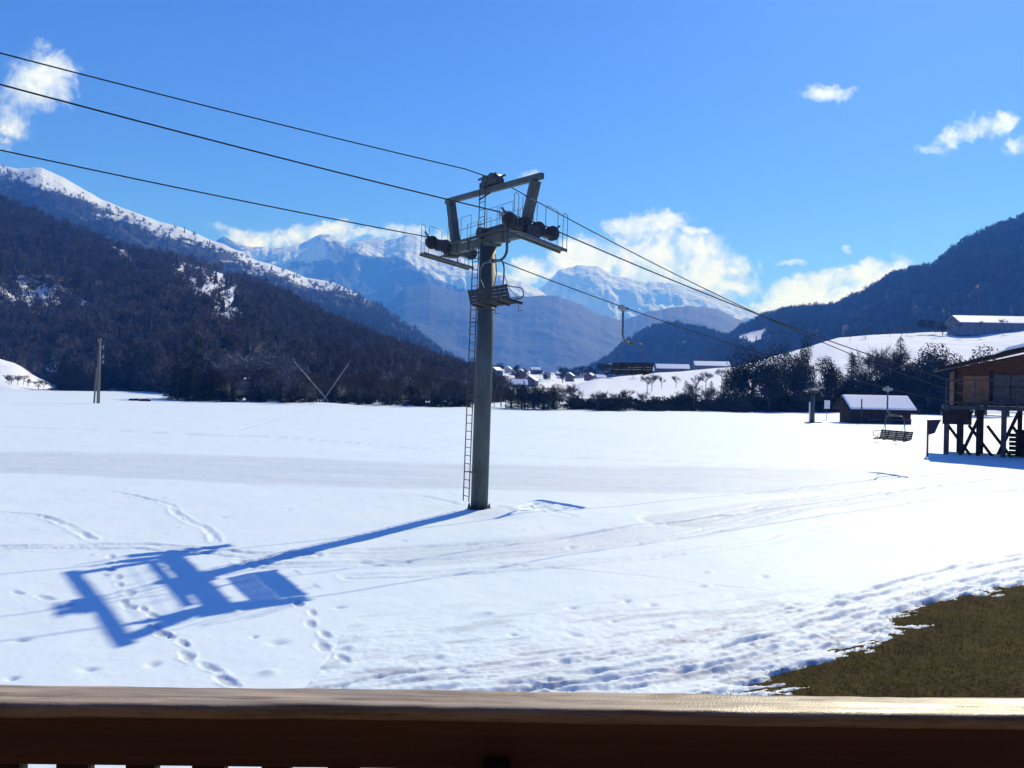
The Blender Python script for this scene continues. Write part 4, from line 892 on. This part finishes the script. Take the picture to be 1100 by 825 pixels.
# top board: rounded edges, sagging slightly uneven surface
nx, prof = 240, []
wd, th = .070, .022; rc = .009
for k in range(6): a_ = math.pi/2*k/5; prof.append((-.005+.0-rc+rc*math.sin(a_)*1., rc*0-rc+rc*math.cos(a_)))
prof = [(-.002-.006*(k/3), -.002*k) for k in range(0)]
prof = []
def cr(cy_, cz_, a0, a1): 
    for k in range(7): a_ = a0+(a1-a0)*k/6; prof.append((cy_+rc*math.cos(a_), cz_+rc*math.sin(a_)))
cr(-rc, -rc, 0, math.pi/2)
for k in range(1, 10): prof.append((-rc-(wd-2*rc)*k/10, 0))
cr(-wd+rc, -rc, math.pi/2, math.pi); cr(-wd+rc, -th+rc, math.pi, 1.5*math.pi); cr(-rc, -th+rc, -math.pi/2, 0)
xs_ = np.linspace(-5, 5, nx*5); PA = np.array(prof); nxx = len(xs_); npf = len(PA)
XX = np.repeat(xs_[:, None], npf, 1); YY = np.repeat(PA[None, :, 0], nxx, 0); ZZ = np.repeat(PA[None, :, 1], nxx, 0)
kn = fbm(XX*2.2, YY*30, 4, 301); YY = YY+.0042*fbm(XX*4, ZZ*20, 5, 303, .6); ZZ = ZZ+.0016*kn+.0012*fbm(XX*9, YY*60, 3, 305)
ck = np.exp(-((YY+.046+.003*fbm(XX*1.3, XX*0, 3, 307))/.0016)**2)*sm(fbm(XX*.9, XX*0+2, 3, 309), -.25, .1); ZZ = ZZ-.004*ck
i = np.arange(nxx-1)[:, None]*npf+np.arange(npf)[None, :]; j = np.arange(nxx-1)[:, None]*npf+(np.arange(npf)[None, :]+1) % npf
rail = npmesh('top_board', np.stack([XX, YY, ZZ], -1).reshape(-1, 3), np.stack([i, j, j+npf, i+npf], -1).reshape(-1, 4), None, t_, attrs={'crack': ck})
m = bpy.data.materials.new('weathered_board'); m.use_nodes = True; t = m.node_tree; b = t.nodes['Principled BSDF']
tcx = N(t, 'ShaderNodeTexCoord'); mp = N(t, 'ShaderNodeMapping', inp={0: tcx.outputs['Object']}); mp.inputs['Scale'].default_value = (2.2, 46, 40)
n1 = N(t, 'ShaderNodeTexNoise', inp={'Vector': mp.outputs[0], 'Scale': 1.6, 'Detail': 9., 'Roughness': .65, 'Distortion': .4})
mp2 = N(t, 'ShaderNodeMapping', inp={0: tcx.outputs['Object']}); mp2.inputs['Scale'].default_value = (6, 20, 14)
n2 = N(t, 'ShaderNodeTexNoise', inp={'Vector': mp2.outputs[0], 'Scale': 1.1, 'Detail': 6.})
n3 = N(t, 'ShaderNodeTexNoise', inp={'Vector': tcx.outputs['Object'], 'Scale': 300., 'Detail': 3.})
c_ = mixc(t, sstep(t, n1.outputs[0], .3, .7), (.27, .20, .135), (.56, .46, .34)); c_ = mixc(t, M_(t, 'MULTIPLY', sstep(t, n2.outputs[0], .58, .70), .9), c_, (.19, .135, .09))
ak = N(t, 'ShaderNodeAttribute', attribute_name='crack'); c_ = mixc(t, M_(t, 'MULTIPLY', ak.outputs['Fac'], .8), c_, (.03, .02, .015))
t.links.new(c_, b.inputs['Base Color']); b.inputs['Specular IOR Level'].default_value = .5
rg_ = N(t, 'ShaderNodeMapRange', inp={0: n2.outputs[0], 1: .3, 2: .7, 3: .30, 4: .55}); t.links.new(rg_.outputs[0], b.inputs['Roughness'])
mp3 = N(t, 'ShaderNodeMapping', inp={0: tcx.outputs['Object']}); mp3.inputs['Scale'].default_value = (7, 210, 160)
n4 = N(t, 'ShaderNodeTexNoise', inp={'Vector': mp3.outputs[0], 'Scale': 1.5, 'Detail': 6., 'Roughness': .7})
c_ = mixc(t, M_(t, 'MULTIPLY', sstep(t, n4.outputs[0], .52, .68), .6), c_, (.13, .09, .06)); t.links.new(c_, b.inputs['Base Color'])
bp1 = N(t, 'ShaderNodeBump', inp={'Height': n1.outputs[0], 'Strength': .5, 'Distance': .002}); bp2 = N(t, 'ShaderNodeBump', inp={'Height': n3.outputs[0], 'Strength': .5, 'Distance': .0012, 'Normal': bp1.outputs[0]}); t.links.new(bp2.outputs[0], b.inputs['Normal'])
rail.data.materials.append(m)
MB().box((0, -.035, -.0225-.0365), (10, .024, .071)).build('apron', M_trim, t_, .003)
for k in range(100):
    x = -4.7+.0925*k+.018; MB().box((x, -.034, -.54), (.038+.006*random.random(), .02, .89)).build('picket', M_picket, t_)
MB().box((0, -.045, -.95), (10, .035, .08)).build('bottom_rail', M_trim, t_, .003)
for x in (-3.6, -.03, 3.6): MB().box((x, -.075, -.55), (.04, .05, .95)).build('post', M_woodd, t_, .004)
structure(MB().box((0, .2, fz-.05), (12, 2.4, .1)).build('balcony_floor', M_wall))
tag(MB().box((0, -1.1, 3.6), (12, .2, 7.2)).build('chalet_wall', M_wall), 'unseen dark boarded chalet wall behind the balcony, added to block sky light', 'wall')  # behind the camera, put in to cut sky light on the railing
tag(MB().box((0, -.35, 6.1), (12.4, 2.0, .16)).build('sky_block_canopy', M_woodd), 'unseen dark timber roof added over the balcony to block sky light', 'canopy')  # out of view, added overhead so the railing's near face stays dark

# ------------------------------------------------------------------ valley air
hz = MB().box((0, 3950, 960-3.3), (15400, 9600, 1920)).build('haze', None) if False else None
me = bpy.data.meshes.new('haze'); x0, x1, y0, y1, z0, z1 = -7800, 7800, -900, 8900, -3.3, 1400
me.from_pydata([(x, y, z) for x in (x0, x1) for y in (y0, y1) for z in (z0, z1)], [], [(0, 1, 3, 2), (4, 6, 7, 5), (0, 4, 5, 1), (2, 3, 7, 6), (0, 2, 6, 4), (1, 5, 7, 3)])
hz = bpy.data.objects.new('haze', me); COL.objects.link(hz); tag(hz, 'thin blue haze filling the mountain valley', 'haze', kind='stuff')
mh = bpy.data.materials.new('valley_haze'); mh.use_nodes = True; t = mh.node_tree; t.nodes.clear()
pv_ = N(t, 'ShaderNodeVolumePrincipled'); pv_.inputs['Color'].default_value = HAZE_COL+(1,); pv_.inputs['Density'].default_value = HAZE_DENS; pv_.inputs['Anisotropy'].default_value = .2; pv_.inputs['Absorption Color'].default_value = (1, 1, 1, 1)
to = N(t, 'ShaderNodeOutputMaterial', inp={1: pv_.outputs[0]}); me.materials.append(mh)
